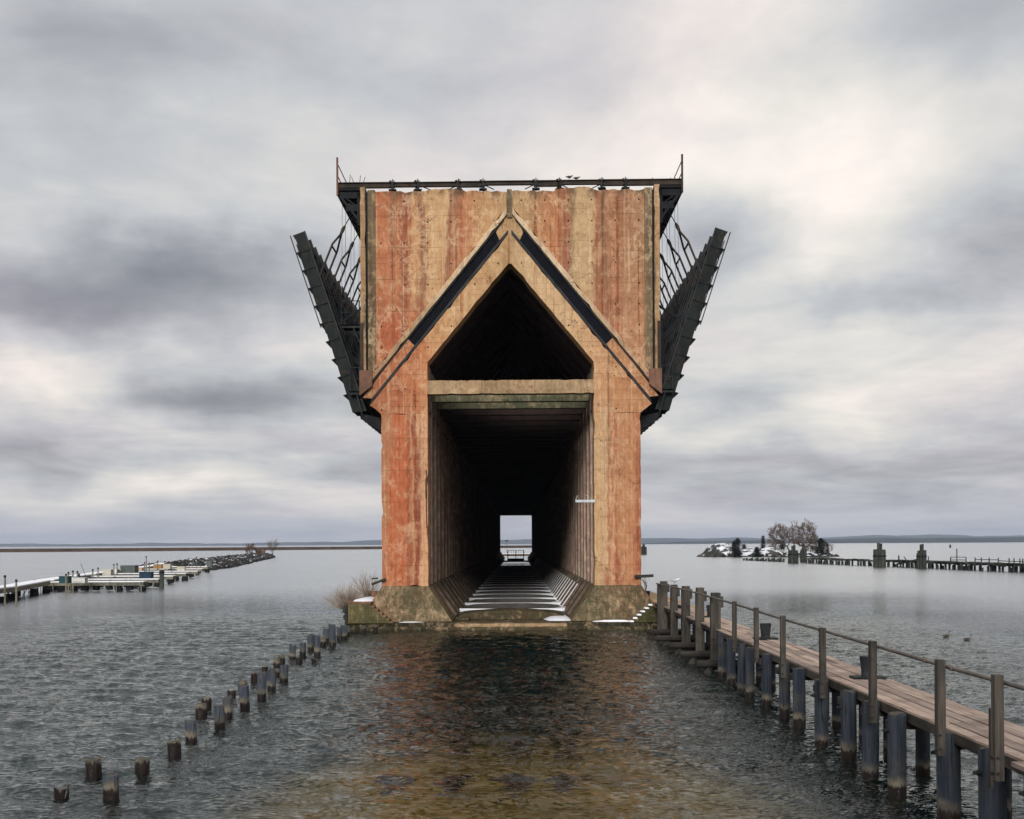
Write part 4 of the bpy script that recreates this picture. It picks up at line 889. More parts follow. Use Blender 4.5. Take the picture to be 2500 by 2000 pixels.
part('loose_beam', MB().box((9.2, 14.9, 1.15), (1.2, .2, .16), Matrix.Rotation(.5, 3, 'Z')), M['beam'], wk)
part('edge_ledge', MB().span(7.78, 8.02, 13.5, 17.4, 1.56, 1.63), M['plank'], wk)
# bollards on the deck
def bollard(x, y, lab):
    r_ = root('bollard', lab, 'bollard', (x, y, ZD + .012), 'iron bollards along the walkway')
    part('base_plate', MB().span(x - .40, x + .40, y - .22, y + .22, ZD + .012, ZD + .06), M['steel'], r_, bevel=.01)
    mb = MB(); mb.tube([(x, y, ZD + .058), (x, y, ZD + .16), (x, y, ZD + .5), (x, y, ZD + .545), (x, y, ZD + .55)], [.17, .155, .195, .20, .17], 16)
    part('bollard_post', mb, M['flange'], r_, smooth=False)
bollard(8.86, 28.0, 'squat dark iron bollard on the walkway planks, nearest to the camera'); bollard(8.86, 39.5, 'squat dark iron bollard on the walkway planks, between two thin handrail posts'); bollard(8.95, 51.2, 'squat dark iron bollard behind the heavy square posts, farthest out on the walkway')
rp_ = MB(); rp_.tube([(8.5 + .22 * math.cos(t * .6) * (1 - t * .01), 58.2 + .6 * math.sin(t * .6), ZD + .04 + .004 * t) for t in range(26)], .03, 6)
single('rope_coil', rp_, M['black'], 'dark coil of rope lying on the walkway near the dock', 'rope', (8.5, 58.2, ZD), smooth=True)
def tub(x, y, z, h, w_, mt, lab):
    r_ = root('tub', lab, 'tub', (x, y, z)); mb = MB(); mb.tube([(x, y, z), (x, y, z + h * .9), (x, y, z + h), (x, y, z + h), (x, y, z + h * .7)], [w_ * .82, w_, w_ * 1.06, w_ * .9, w_ * .85], 14)
    part('barrel', mb, mt, r_)
    return r_
tb_ = tub(8.1, 69.4, 1.6, .46, .26, M['steel'], 'small dark tub with dry twigs on the slab beside the right pier')
tw = MB(); r_ = random.Random(9)
for i in range(14): tw.tube([(8.1, 69.4, 2.0), (8.1 + r_.uniform(-.1, .1), 69.4, 2.4), (8.1 + r_.uniform(-.25, .25), 69.4, 2.6 + r_.uniform(0, .4))], .008, 3)
part('twigs', tw, M['twig'], tb_)
single('rusty_box', MB().box((-8.22, 69.0, 1.9), (.42, .5, .5), Matrix.Rotation(.2, 3, 'Z'), taper=1.1), M['rust'], 'rusty square box on the snowy block beside the left pier', 'box', (-8.22, 69, 1.66), bevel=.02)

# bare shrubs behind the left block
def shrub(cx, cy, cz, R, H_, n, seed, squash=1.):
    r_ = random.Random(seed); mb = MB()
    for i in range(n):
        az = r_.uniform(0, 6.283); el = math.asin(min(1, r_.uniform(.02, 1.0) ** .7)); L_ = R * r_.uniform(.65, 1.05)
        d0 = Vector((math.cos(az) * math.cos(el), math.sin(az) * math.cos(el) * .8, math.sin(el) * H_ / R))
        p = Vector((cx + r_.uniform(-.12, .12), cy + r_.uniform(-.1, .1), cz)); pts = [p]
        for q in range(4):
            d0 = (d0 + Vector((r_.uniform(-.16, .16), r_.uniform(-.16, .16), r_.uniform(-.05, .16)))).normalized() * d0.length
            p = p + d0 * L_ / 4; pts.append(p.copy())
        mb.tube(pts, [.012, .010, .008, .006, .004], 3, cap=False)
        for q in range(r_.randint(3, 5)):
            k_ = r_.randint(1, 3); b0 = pts[k_]; dv = (pts[k_ + 1] - pts[k_]).normalized()
            dv = (dv + Vector((r_.uniform(-.6, .6), r_.uniform(-.6, .6), r_.uniform(-.2, .5)))).normalized()
            e1 = b0 + dv * L_ * r_.uniform(.15, .32); mb.tube([b0, e1, e1 + (dv + Vector((0, 0, .3))) * L_ * .1], [.006, .004, .003], 3, cap=False)
    return mb
def shrub_thing(x, y, z, R, H_, n, seed, lab, stems=6):
    r_ = root('bare_shrub', lab, 'shrub', (x, y, z)); part('branches', shrub(x, y, z + .05, R, H_, n, seed), M['twigpale'], r_)
    mb = MB(); rr = random.Random(seed)
    for i in range(stems): mb.tube([(x + rr.uniform(-.1, .1), y, z - .5), (x + rr.uniform(-.2, .2), y + rr.uniform(-.2, .2), z + .5)], [.03, .015], 5)
    part('stems', mb, M['bark'], r_)
shrub_thing(-9.8, 68.3, 1.0, 1.65, 1.5, 230, 1, 'rounded bare shrub hanging over the left end of the mossy block')
shrub_thing(-9.0, 71.5, 1.6, 1.5, 1.9, 90, 3, 'taller sparse bare shrub behind the snow beside the left pier')

# ================================================================== BIRDS
def bird(name, lab, cat, loc, rz, sections, mats, legs=None, group=None, wings=None):
    """one continuous body: rings (x forward, z up, half width, half height, material) from tail to beak"""
    mb = MB(); n = 10
    for (x, z, a_, b_, _) in sections:
        for j in range(n):
            an = 2 * math.pi * j / n; mb.v.append((x, a_ * math.cos(an), z + b_ * math.sin(an)))
    for i in range(len(sections) - 1):
        for j in range(n): mb.f.append((i * n + j, i * n + (j + 1) % n, (i + 1) * n + (j + 1) % n, (i + 1) * n + j)); mb.mi.append(sections[i][4])
    mb.f += [tuple(range(n))[::-1], tuple((len(sections) - 1) * n + j for j in range(n))]; mb.mi += [sections[0][4], sections[-1][4]]
    r_ = root(name, lab, cat, loc, group); r_.rotation_euler = (0, 0, rz)
    ob = bpy.data.objects.new('body', mb.mesh('body', mats, True)); COL.objects.link(ob); ob.parent = r_
    if wings:
        for s in (-1, 1):
            wb = MB(); x0, x1, z0, t = wings
            wb.add([(x1, s * t, z0 + .03), (x1 - .05, s * (t + .02), z0 - .03), ((x0 + x1) / 2, s * (t + .025), z0 - .045), (x0, s * .02, z0 + .01), ((x0 + x1) / 2, s * (t * .7), z0 + .06)], [(0, 1, 2, 4), (2, 3, 4)])
            o2 = bpy.data.objects.new('wing', wb.mesh('wing', mats[1] if len(mats) > 1 else mats[0], True)); COL.objects.link(o2); o2.parent = r_
    if legs:
        lm = MB()
        for s in (-1, 1):
            lm.tube([(legs[0], s * .03, legs[1]), (legs[0], s * .03, 0.004)], .006, 5); lm.box((legs[0] + .02, s * .03, .006), (.05, .03, .008))
        o3 = bpy.data.objects.new('legs', lm.mesh('legs', M['reed'])); COL.objects.link(o3); o3.parent = r_
    return r_
GO = [(-.40, .15, .015, .02, 0), (-.33, .14, .08, .05, 0), (-.2, .10, .16, .12, 0), (0, .07, .19, .15, 0), (.16, .08, .15, .13, 0), (.25, .13, .09, .10, 1), (.29, .22, .05, .055, 1), (.30, .34, .036, .04, 1), (.30, .44, .034, .036, 1), (.33, .50, .04, .042, 1), (.37, .51, .038, .04, 1), (.42, .50, .02, .02, 1), (.47, .49, .008, .008, 1)]
bird('goose', 'brown goose with upright black neck swimming, the farther left of two', 'goose', (22.62, 59.93, -.02), .15, GO, [M['goose_b'], M['goose_k']], group='geese swimming beyond the walkway', wings=(-.36, .12, .16, .15)).scale = (.52, .52, .6)
bird('goose', 'brown goose with black neck swimming, the nearer right of two', 'goose', (22.9, 57.86, -.02), .05, GO, [M['goose_b'], M['goose_k']], group='geese swimming beyond the walkway', wings=(-.36, .12, .16, .15)).scale = (.52, .52, .6)
GU = [(-.27, .19, .012, .012, 1), (-.18, .19, .04, .022, 1), (-.06, .19, .075, .06, 0), (.06, .19, .08, .075, 0), (.13, .22, .055, .06, 0), (.17, .265, .042, .044, 0), (.21, .28, .036, .036, 0), (.24, .275, .015, .015, 0), (.285, .265, .006, .006, 0)]
bird('seagull', 'white and grey gull standing on top of a heavy walkway post', 'gull', (8.08, 56.5, 2.905), .1, GU, [M['gull_w'], M['gull_g']], legs=(.0, .14), wings=(-.22, .12, .20, .075))
PG = [(x * .9, z * .95, a_, b_, 0) for (x, z, a_, b_, _) in GU]
bird('bird', 'dark bird perched upright on the top steel beam', 'bird', (3.5, 67.17, 26.215), .25, PG, [M['pigeon']], legs=(.0, .13), wings=(-.2, .11, .19, .07))
bird('bird', 'dark bird crouched low on the top steel beam, right of another', 'bird', (3.92, 67.17, 26.19), .1, [(x * .85, z * .75, a_, b_ * .85, 0) for (x, z, a_, b_, _) in GU], [M['pigeon']], legs=(.0, .1), wings=(-.2, .11, .14, .07))

# ================================================================== MARINA ON THE LEFT
ma = root('marina_walkway', 'long snow covered marina walkway on thin legs, running out to the rubble breakwater', 'pier', (-46, 92, 0))
line = [(-43.6, 80), (-46.2, 104), (-51.0, 124), (-56., 150), (-61, 180), (-68, 216), (-76, 246)]
rm = random.Random(21)
for i in range(len(line) - 1):
    (xa, ya), (xb, yb) = line[i], line[i + 1]; dv = Vector((xb - xa, yb - ya, 0)); L_ = dv.length; n_ = Vector((dv.y, -dv.x, 0)).normalized()
    for q in range(int(L_ / 6)):
        t0, t1 = q * 6 / L_, min(1, (q * 6 + 5.95) / L_); p, r_ = Vector((xa, ya, 1.02)) + dv * t0, Vector((xa, ya, 1.02)) + dv * t1
        part('deck_section', MB().beam(p, r_, 1.9, .38), M['marina_wood'], ma)
        part('snow_cover', MB().beam(p + Vector((0, 0, .25)), r_ + Vector((0, 0, .25)), 1.8, .11), M['snow'], ma)
        for s in (-1, 1):
            mid = (p + r_) / 2
            for f_ in (-.4, .1):
                c_ = mid + dv.normalized() * f_ * 6 + n_ * s * .85; part('leg', MB().tube([(c_.x, c_.y, -1), (c_.x, c_.y, .85)], .035, 5), M['black'], ma)
            fx = mid + n_ * s * rm.uniform(.1, .8) + dv.normalized() * rm.uniform(-2, 2)
            part('float', MB().box((fx.x, fx.y, .16 + rm.uniform(0, .15)), (.75, .55, .55), Matrix.Rotation(rm.uniform(0, 1), 3, 'Z')), M['black'], ma, bevel=.06)
            part('brace', MB().beam((mid.x + n_.x * s * .8, mid.y, .1), (mid.x + n_.x * s * .8, mid.y + 1.1, .85), .05, .05), M['black'], ma)
FG = [(124.0, -51.3, -40.2), (133.0, -53, -41.4), (146, -55, -43.6), (160, -57.5, -46), (173, -59.8, -48), (190, -63, -52), (210, -66.5, -56.5), (106.5, -46.6, -44.5)]
names = ['nearest', 'second nearest', 'third', 'fourth', 'fifth', 'sixth', 'farthest']
for i, (y, xa, xb) in enumerate(FG[:7]):
    fr_ = root('finger_pier', f'snow topped marina finger pier pointing right, {names[i]} from the camera', 'pier', (xb, y, 0), 'marina finger piers')
    nseg = 3
    for q in range(nseg):
        a_, b_ = xa + (xb - xa) * q / nseg, xa + (xb - xa) * (q + 1) / nseg - .06
        part('deck_section', MB().span(a_, b_, y, y + 1.5, .62, .98), M['marina_wood'], fr_)
        part('snow_cover', MB().span(a_, b_, y + .03, y + 1.45, .982, 1.09), M['snow'], fr_, bevel=.03)
    x = xa + .8
    while x < xb:
        part('float', MB().box((x, y + .6 + rm.uniform(-.2, .2), .2 + rm.uniform(0, .2)), (rm.uniform(.5, .8), .7, .55), Matrix.Rotation(rm.uniform(-.3, .3), 3, 'Y')), M['black'], fr_, bevel=.06); x += rm.uniform(.9, 1.5)
    x = xa + 1.2
    while x < xb + .1:
        part('guide_pole', MB().tube([(x, y - .1, -1.5), (x, y - .1, rm.choice((.95, 1.0, 1.05)))], .06, 6), M['marina_wood'], fr_); x += rm.uniform(1.9, 2.8)
def boxthing(name, lab, x, y, z, sx, sy, sz, mt, lid=None, cat='box'):
    r_ = root(name, lab, cat, (x, y, z)); part('chest', MB().span(x - sx / 2, x + sx / 2, y, y + sy, z, z + sz), mt, r_, bevel=.03)
    part('lid', MB().span(x - sx / 2 - .04, x + sx / 2 + .04, y - .04, y + sy + .04, z + sz + .002, z + sz + .07), lid or mt, r_, bevel=.02)
    return r_
def MX(px, Y): return (px - 1262.7) / 2800 * Y + .35
boxthing('dock_box', 'dark teal storage box on the walkway at the near corner of the marina', MX(149, 118), 118, 1.1, 1.0, .9, .66, M['teal'])
boxthing('dock_box', 'long low white storage box beside the dark teal box', MX(181, 121), 121, 1.0, 1.75, .9, .5, M['white'])
boxthing('dock_box', 'beige storage box on the snowy pier left of the grey-green shed', MX(255, 148), 148, 1.09, 1.1, 1., .72, M['cream'])
boxthing('dock_box', 'pale flat box just behind the beige storage box', MX(268, 162), 162, 1.09, 1.6, 1., .45, M['white'])
sh = boxthing('dock_shed', 'grey-green ribbed shed standing on the marina pier', MX(307, 162), 162, 1.09, 2.1, 1.6, 1.0, M['greygreen'], cat='shed')
for q in range(9): part('rib', MB().span(MX(307, 162) - 1. + q * .25, MX(307, 162) - .96 + q * .25, 161.95, 161.997, 1.1, 2.08), M['steel'], sh)
boxthing('dock_box', 'dark blue ribbed box on a finger pier near the tall timber pile', MX(350, 134.3), 134.3, 1.09, 1.45, .9, .72, M['navy'])
boxthing('dock_box', 'ochre wooden hut with a snowy step at the back of the marina', MX(380, 190), 190, 1.09, 1.35, 1.2, .7, M['ochre'], M['cream'], cat='hut')
boxthing('dock_box', 'cream cabinet next to the ochre hut', MX(403, 188), 188, 1.09, 1.2, 1., .75, M['cream'])
boxthing('dock_box', 'beige storage box alone in the middle of a finger pier', MX(438, 173.3), 173.3, 1.09, 1.15, .9, .62, M['cream'])
boxthing('dock_box', 'upright grey cabinet near the foot of the rubble breakwater', MX(508, 205), 205, 1.0, .85, .8, 1.1, M['greygreen'], cat='cabinet')
boxthing('dock_box', 'pinkish wooden crate on the snow behind the grey-green shed', MX(336, 175), 175, 1.09, .8, .6, .45, M['pinkbox'], cat='crate')
ch_ = root('deck_chair', 'small blue tilted deck chair on the marina walkway', 'chair', (MX(192, 130), 130, 1.1)); x_ = MX(192, 130)
part('backrest', MB().beam((x_ - .1, 130, 1.2), (x_ - .3, 130, 1.85), .5, .05), M['teal'], ch_); part('seat', MB().span(x_ - .1, x_ + .35, 129.75, 130.25, 1.3, 1.35), M['teal'], ch_)
for q in (-.05, .3): part('leg', MB().span(x_ + q, x_ + q + .04, 129.8, 130.2, 1.1, 1.3), M['black'], ch_)
fm = root('timber_pile', 'single tall timber pile at the outer end of the second finger pier', 'pile', (MX(391, 131), 131, 0))
part('shaft', MB().tube([(MX(391, 131), 131, -2), (MX(391, 131), 131, 2.15)], .25, 10), M['ruin'], fm); part('collar', MB().tube([(MX(391, 131), 131, 1.75), (MX(391, 131), 131, 2.0)], .30, 10), M['black'], fm)
poles = [(4, 97, 2.3, 'left edge of the photo'), (32, 95, 2.0, 'start of the marina walkway'), (155, 117, 1.9, 'dark teal box'), (161, 122, 2.0, 'dark teal box, slightly behind it'), (172, 124, 2.1, 'white storage box'), (183, 126, 2.0, 'blue deck chair'), (221, 140, 1.9, 'leaning rod'), (234, 146, 2.0, 'beige storage box'), (273, 160, 2.2, 'grey-green shed, on its left'), (281, 160, 2.3, 'grey-green shed, close to its left wall'),
         (349, 170, 2.3, 'pinkish crate'), (353, 170, 3.2, 'pinkish crate, the tallest of them'), (360, 172, 2.2, 'ochre hut, on its left'), (381, 190, 2.3, 'ochre hut, behind it'), (399, 190, 2.2, 'cream cabinet'), (457, 195, 2.6, 'far fingers, with a dark lamp head'), (468, 196, 2.5, 'far fingers, bare'), (477, 197, 2.8, 'far fingers, thinnest'), (486, 198, 2.6, 'far fingers, with a dark lamp head near the rocks')]
for (px, Y, zt, wh) in poles:
    x = MX(px, Y); mb = MB(); r_ = root('mooring_pole', f'thin grey mooring pole by the {wh}', 'pole', (x, Y, 0), 'mooring poles of the marina')
    part('shaft', MB().tube([(x, Y, -1), (x, Y, zt)], .085 if px < 400 else .05, 7), M['marina_wood'], r_)
    part('cap', MB().tube([(x, Y, zt), (x, Y, zt + .16), (x, Y, zt + .2)], [.10, .11, .03], 7), M['black'], r_)
    if 'lamp' in wh: part('lamp_head', MB().tube([(x, Y, zt - .7), (x, Y, zt - .45), (x, Y, zt - .35)], [.05, .2, .05], 7), M['black'], r_)
single('leaning_rod', MB().tube([(MX(207, 130), 130, 1.1), (MX(191.5, 130), 130, 2.95)], .035, 5), M['marina_wood'], 'long thin rod leaning to the left above the marina walkway', 'rod', (MX(207, 130), 130, 1.1))

# ================================================================== RUBBLE BREAKWATER
bwr = root('rubble_breakwater', 'long dark rubble breakwater dusted with snow beyond the marina', 'breakwater', (-80, 300, 0))
cl = [(-67, 222, 7.), (-72, 250, 9.5), (-79.5, 300, 9.), (-91, 370, 9.), (-101, 430, 9.5), (-108.5, 476, 7.5), (-107, 487, 3)]
def on_line(t):
    t *= len(cl) - 1; i = min(int(t), len(cl) - 2); f_ = t - i
    return tuple(cl[i][q] + (cl[i + 1][q] - cl[i][q]) * f_ for q in range(3))
core = MB(); ns = 40
for i in range(ns + 1):
    x, y, hw = on_line(i / ns)
    for (u, z) in ((-1, -.8), (-.6, .55), (-.25, 1.15), (.25, 1.15), (.6, .55), (1, -.8)): core.v.append((x + u * hw, y, z * (1 if i not in (0, ns) else .3)))
for i in range(ns):
    for j in range(5): core.f.append((i * 6 + j, i * 6 + j + 1, (i + 1) * 6 + j + 1, (i + 1) * 6 + j))
core.mi = [0] * len(core.f); part('core', core, M['rubble'], bwr)
def rock_into(mb, c, r, rr):
    # faceted boulder, 20 triangles
    t = (1 + 5 ** .5) / 2
    V_ = [(-1, t, 0), (1, t, 0), (-1, -t, 0), (1, -t, 0), (0, -1, t), (0, 1, t), (0, -1, -t), (0, 1, -t), (t, 0, -1), (t, 0, 1), (-t, 0, -1), (-t, 0, 1)]
    F_ = [(0, 11, 5), (0, 5, 1), (0, 1, 7), (0, 7, 10), (0, 10, 11), (1, 5, 9), (5, 11, 4), (11, 10, 2), (10, 7, 6), (7, 1, 8), (3, 9, 4), (3, 4, 2), (3, 2, 6), (3, 6, 8), (3, 8, 9), (4, 9, 5), (2, 4, 11), (6, 2, 10), (8, 6, 7), (9, 8, 1)]
    R_ = Matrix.Rotation(rr.uniform(0, 6), 3, 'Z') @ Matrix.Rotation(rr.uniform(0, 6), 3, 'X'); s_ = (rr.uniform(.7, 1.2), rr.uniform(.7, 1.2), rr.uniform(.6, 1.))
    vs = []
    for p in V_:
        q = R_ @ (Vector(p) / 1.9 * r * rr.uniform(.82, 1.15)); vs.append((c[0] + q.x * s_[0], c[1] + q.y * s_[1], c[2] + q.z * s_[2]))
    mb.add(vs, F_)
rr = random.Random(4); rk = MB()
for i in range(2300):
    t = rr.random(); x, y, hw = on_line(t); u = rr.uniform(-1, 1) if rr.random() < .6 else rr.choice((-1, 1)) * rr.uniform(.45, 1)
    z = 1.15 * (1 - abs(u)) ** .5 * 1.1 - .15
    rock_into(rk, (x + u * hw, y + rr.uniform(-1, 1), z), rr.uniform(.35, 1.0), rr)
part('rubble', rk, M['rubble'], bwr, kind='stuff')
def bare_tree(name, lab, x, y, z, H_, seed, tilt=(0, 0), spread=.75, twigs=7, depth=4, group=None, thick=.032, cmat='twig', cat='tree', fork=.22):
    r_ = random.Random(seed); tr = MB(); cr = MB()
    def grow(p, dv, L_, rad_, dep):
        pts = [p]; q = p.copy(); d_ = dv.copy()
        for i in range(4):
            d_ = (d_ + Vector((r_.uniform(-.14, .14), r_.uniform(-.14, .14), r_.uniform(-.03, .10)))).normalized(); q = q + d_ * L_ / 4; pts.append(q.copy())
        rs = [rad_ * (1 - .16 * i) for i in range(5)]
        (tr if dep >= depth - 1 else cr).tube(pts, rs, 6 if dep >= depth - 1 else 3, cap=False)
        if dep == 0: return
        n_ = r_.randint(4, 5) if dep > 1 else twigs
        for i in range(n_):
            k_ = r_.choice((1, 2, 3, 4, 4)) if dep < depth else r_.choice((2, 3, 4, 4))
            sd = Vector((r_.uniform(-1, 1), r_.uniform(-1, 1), r_.uniform(-.35, .55))) * spread
            grow(pts[k_], (d_ + sd).normalized(), L_ * r_.uniform(.52, .80), max(rs[k_] * .62, .024), dep - 1)
    root_ = root(name, lab, cat, (x, y, z), group)
    n0 = 3
    for i in range(n0):
        grow(Vector((x + r_.uniform(-.2, .2), y, z - .2)), Vector((tilt[0] + r_.uniform(-.35, .35), r_.uniform(-.3, .3), 1)).normalized(), H_ * .36, H_ * thick * r_.uniform(.6, 1), depth)
    part('trunk', tr, M['bark'], root_); part('crown', cr, M[cmat], root_)
    return root_
bare_tree('bare_shrub', 'round leafless bush left of the reddish thicket on the breakwater end', -104, 446, 1, 5.5, 31, depth=3, twigs=6, thick=.02, cmat='twigred', cat='shrub')
for (px, Y, H_, lab, mt) in ((603, 452, 5.2, 'brownish leafless thicket in the middle of the breakwater end', 'twigred'), (612, 450, 6.5, 'grey leafless thicket beside the pale reeds on the breakwater', 'twig'), (626, 452, 4.6, 'low reddish thicket left of the pale reeds', 'twigred'), (645, 460, 4.4, 'small thin bush right of the pale reeds on the breakwater', 'twig'), (663, 468, 8.5, 'tallest dark bush at the very tip of the breakwater', 'twig')):
    bare_tree('bare_shrub', lab, MX(px, Y), Y, .8, H_, int(px), depth=3, twigs=7, thick=.02, cmat=mt, cat='shrub')
rd = MB()
for i in range(260):
    x = MX(633, 455) + rr.uniform(-1.5, 1.5); y = 455 + rr.uniform(-1.5, 1.5); rd.blade((x, y, 1.), (rr.uniform(-.2, .2), rr.uniform(-.2, .2), 1), rr.uniform(1.2, 2.4), .10, (0, 1, 0))
single('reed_clump', rd, M['reed'], 'pale orange clump of dry reeds on the breakwater end', 'reeds', (MX(633, 455), 455, 1))
nv = root('navigation_mark', 'slender pole with small crossed arms above the breakwater thicket', 'mark', (MX(612, 470), 470, 1)); x_ = MX(611, 470)
part('pole', MB().tube([(x_, 470, 0), (x_, 470, 5.2)], .10, 6), M['marina_wood'], nv); part('arm', MB().beam((x_ - .9, 470, 4.4), (x_ + 1.2, 470, 4.9), .1, .12), M['black'], nv); part('panel', MB().span(x_ + .2, x_ + 1.1, 469.9, 470, 4.95, 5.5), M['black'], nv)

# ================================================================== FAR BREAKWATER WALL
fb = root('harbor_breakwater', 'long low brown breakwater wall along the horizon left of the dock', 'breakwater', (-300, 1050, 0))
seg = [(-640, 800), (-434, 958), (-341, 1020), (-142, 1200), (40, 1420), (110, 1500)]
for i in range(len(seg) - 1):
    (xa, ya), (xb, yb) = seg[i], seg[i + 1]
    part('wall_section', MB().beam((xa, ya, .9), (xb, yb, .9), 8, 3.6), M['farwall'], fb); part('cap_section', MB().beam((xa, ya + .0, 2.83), (xb, yb, 2.83), 7.4, .26), M['farcap'], fb)
# low jetty seen through the tunnel, with lamp
jt = root('low_jetty', 'low brown jetty seen through the far mouth of the tunnel', 'jetty', (0, 520, 0))
part('jetty_deck', MB().span(-40, 40, 470, 480, -.5, .75), M['farwall'], jt); part('snow_cover', MB().span(-40, 40, 470.5, 479, .752, .9), M['snow'], jt)
lp = root('lamp_post', 'slim lamp post on the low jetty seen through the tunnel', 'lamp post', (-4.0, 478, .75))
part('pole', MB().tube([(-4.0, 478, .7), (-4.0, 478, 6.2)], .07, 6), M['black'], lp); part('lamp_head', MB().box((-4.3, 478, 6.2), (.8, .25, .45)), M['black'], lp); part('lamp_head', MB().box((-3.55, 478, 6.3), (.5, .25, .5)), M['black'], lp)
gt = root('railing_gate', 'small dark barrier fence across the far floor of the tunnel', 'barrier', (0, 290, .9))
for x in (-2.05, -.0, 2.0): part('gate_post', MB().span(x - .1, x + .1, 289.9, 290.1, .5, 3.3), M['black'], gt)
for z in (1.2, 2.0, 3.25): part('gate_rail', MB().span(-2.05, 2.05, 289.95, 290.05, z - .05, z + .05), M['black'], gt)
for i in range(7): part('gate_bar', MB().span(-1.8 + i * .6, -1.76 + i * .6, 289.97, 290.03, 1.0, 3.2), M['black'], gt)
part('gate_panel', MB().span(-2.0, 2.0, 290.1, 290.14, .6, 1.2), M['steel'], gt)
fbm = root('floor_bridge', 'dark beam bridging the tunnel floor in front of the barrier fence', 'beam', (0, 240, 1.2))
part('bridge_beam', MB().span(-4.2, 4.25, 240, 240.8, 1.15, 1.45), M['black'], fbm)
for s in (-1, 1): part('bracket', MB().prism([(s * 4.2, 1.14), (s * 3.3, 1.14), (s * 3.2, .3), (s * 3.5, .3)], 240, 240.8), M['black'], fbm)

# ================================================================== ISLAND
rI = random.Random(8)
def isl(x, y):
    n_ = mnoise.fractal(Vector((x * .22, y * .22, 3)), .9, 2.1, 5)
    yc = 405 + 6 * math.sin(x * .12)
    def lump(cx, cy, rx, ry, h, p=2.2):
        q = ((x - cx) / rx) ** 2 + ((y - cy) / ry) ** 2
        return h * max(0, 1 - q ** p) if q < 1 else 0
    z = max(lump(72.4, 408, 6.6, 12, 5.0, 1.3) , lump(68, 409, 4.4, 7, 2.0, .9), lump(83, 412, 11, 14, 3.2, 1.), lump(88, 402, 7.5, 9, 3.5, 1.1), lump(98, 402, 13, 14, 2.3, .9), lump(104, 398, 7, 10, 1.3, .8))
    return z + n_ * (.6 if z > .1 else 0) - .35
xs = np.linspace(60, 114, 110); ys = np.linspace(384, 432, 60)
structure('island', grid_mesh(xs, ys, isl), M['rock'])
def IX(px, Y): return (px - 1262.7) / 2800 * Y + .35
ri = MB()
for i in range(420):
    x = rI.uniform(66, 111); y = rI.uniform(388, 412); z = isl(x, y)
    if z < .9 and z > -.3: rock_into(ri, (x, y, z + .1), rI.uniform(.3, .9), rI)
so_ = structure('shore_rocks', ri, M['rubble'], kind='stuff')
gy_ = lambda x, y: max(.0, isl(x, y))
def crown_tree(name, lab, x, y, z, base_dir, H_, cx, cy, rx, rz, n, seed, r0=.28, cat='tree', mats=('bark', 'twig'), tw=13, zlow=.25):
    # limbs grown towards points spread through a rounded crown
    r_ = np.random.default_rng(seed); tr = MB(); cr = MB()
    pts = []; 
    while len(pts) < n:
        q = r_.uniform(-1, 1, 3); l_ = np.linalg.norm(q)
        if l_ > 1 or l_ < .25 or q[2] < -.75: continue
        lump = 1 + .16 * math.sin(3.1 * math.atan2(q[1], q[0]) + seed) + .12 * math.sin(7 * q[2] + 5 * q[0] + seed)
        pts.append((x + cx + q[0] * rx * lump, y + cy + q[1] * rx * .8 * lump, z + H_ - rz + q[2] * rz * lump))
    pts = np.array(pts); base = np.array((x, y, z)); pts = pts[np.argsort(np.linalg.norm(pts - base, axis=1))]
    nodes = [base, base + np.array(base_dir) * H_ * .10, base + np.array(base_dir) * H_ * .2]; par = [-1, 0, 1]; tips = []
    for p in pts:
        A_ = np.array(nodes); d_ = np.linalg.norm(A_ - p, axis=1) + .35 * np.maximum(0, A_[:, 2] - p[2] + .3) * 3; i = int(np.argmin(d_[1:])) + 1
        q = nodes[i]; L_ = np.linalg.norm(p - q); ns_ = max(1, int(L_ / 1.1)); last = i
        for k_ in range(1, ns_ + 1):
            t = k_ / ns_; w_ = q + (p - q) * t + np.array((0, 0, .12 * L_ * math.sin(math.pi * t) * -1)) + r_.normal(0, .05 * L_ / ns_ ** .5, 3) * (t < 1)
            nodes.append(w_); par.append(last); last = len(nodes) - 1
        tips.append(last)
    wt = [0] * len(nodes)
    for t in tips:
        while t >= 0: wt[t] += 1; t = par[t]
    mx_ = wt[0]
    for i in range(1, len(nodes)):
        ra = r0 * (wt[par[i]] / mx_) ** .48; rb_ = r0 * (wt[i] / mx_) ** .48
        (tr if wt[i] > mx_ * .06 else cr).tube([nodes[par[i]], nodes[i]], [max(ra, .024), max(rb_, .02)], 5 if wt[i] > mx_ * .06 else 3, cap=False)
    cen = np.array((x + cx, y + cy, z + H_ * .45))
    for t in tips:
        p = nodes[t]; o_ = (p - cen); o_ /= np.linalg.norm(o_)
        for k_ in range(tw):
            d_ = o_ * .8 + r_.normal(0, .55, 3) + np.array((0, 0, .25)); d_ /= np.linalg.norm(d_); L_ = r_.uniform(.5, 1.25) * H_ / 11; m_ = p + d_ * L_ * .5 + r_.normal(0, .06, 3)
            cr.tube([p, m_, p + d_ * L_ + np.array((0, 0, .12))], [.02, .016, .010], 3, cap=False)
    rt_ = root(name, lab, cat, (x, y, z)); part('trunk', tr, M[mats[0]], rt_); part('crown', cr, M[mats[1]], rt_); return rt_
x_ = IX(1926, 404); crown_tree('bare_tree', 'large spreading leafless tree leaning left on the island', x_, 404, gy_(x_, 404) - .2, (-.45, 0, 1), 9.6, -3.9, 0, 4.3, 4.0, 330, 3)
x_ = IX(1957, 402); crown_tree('bare_tree', 'largest upright leafless tree on the right half of the island', x_, 402, gy_(x_, 402) - .2, (0, 0, 1), 10.4, .3, 0, 5.0, 4.6, 430, 12, r0=.34)
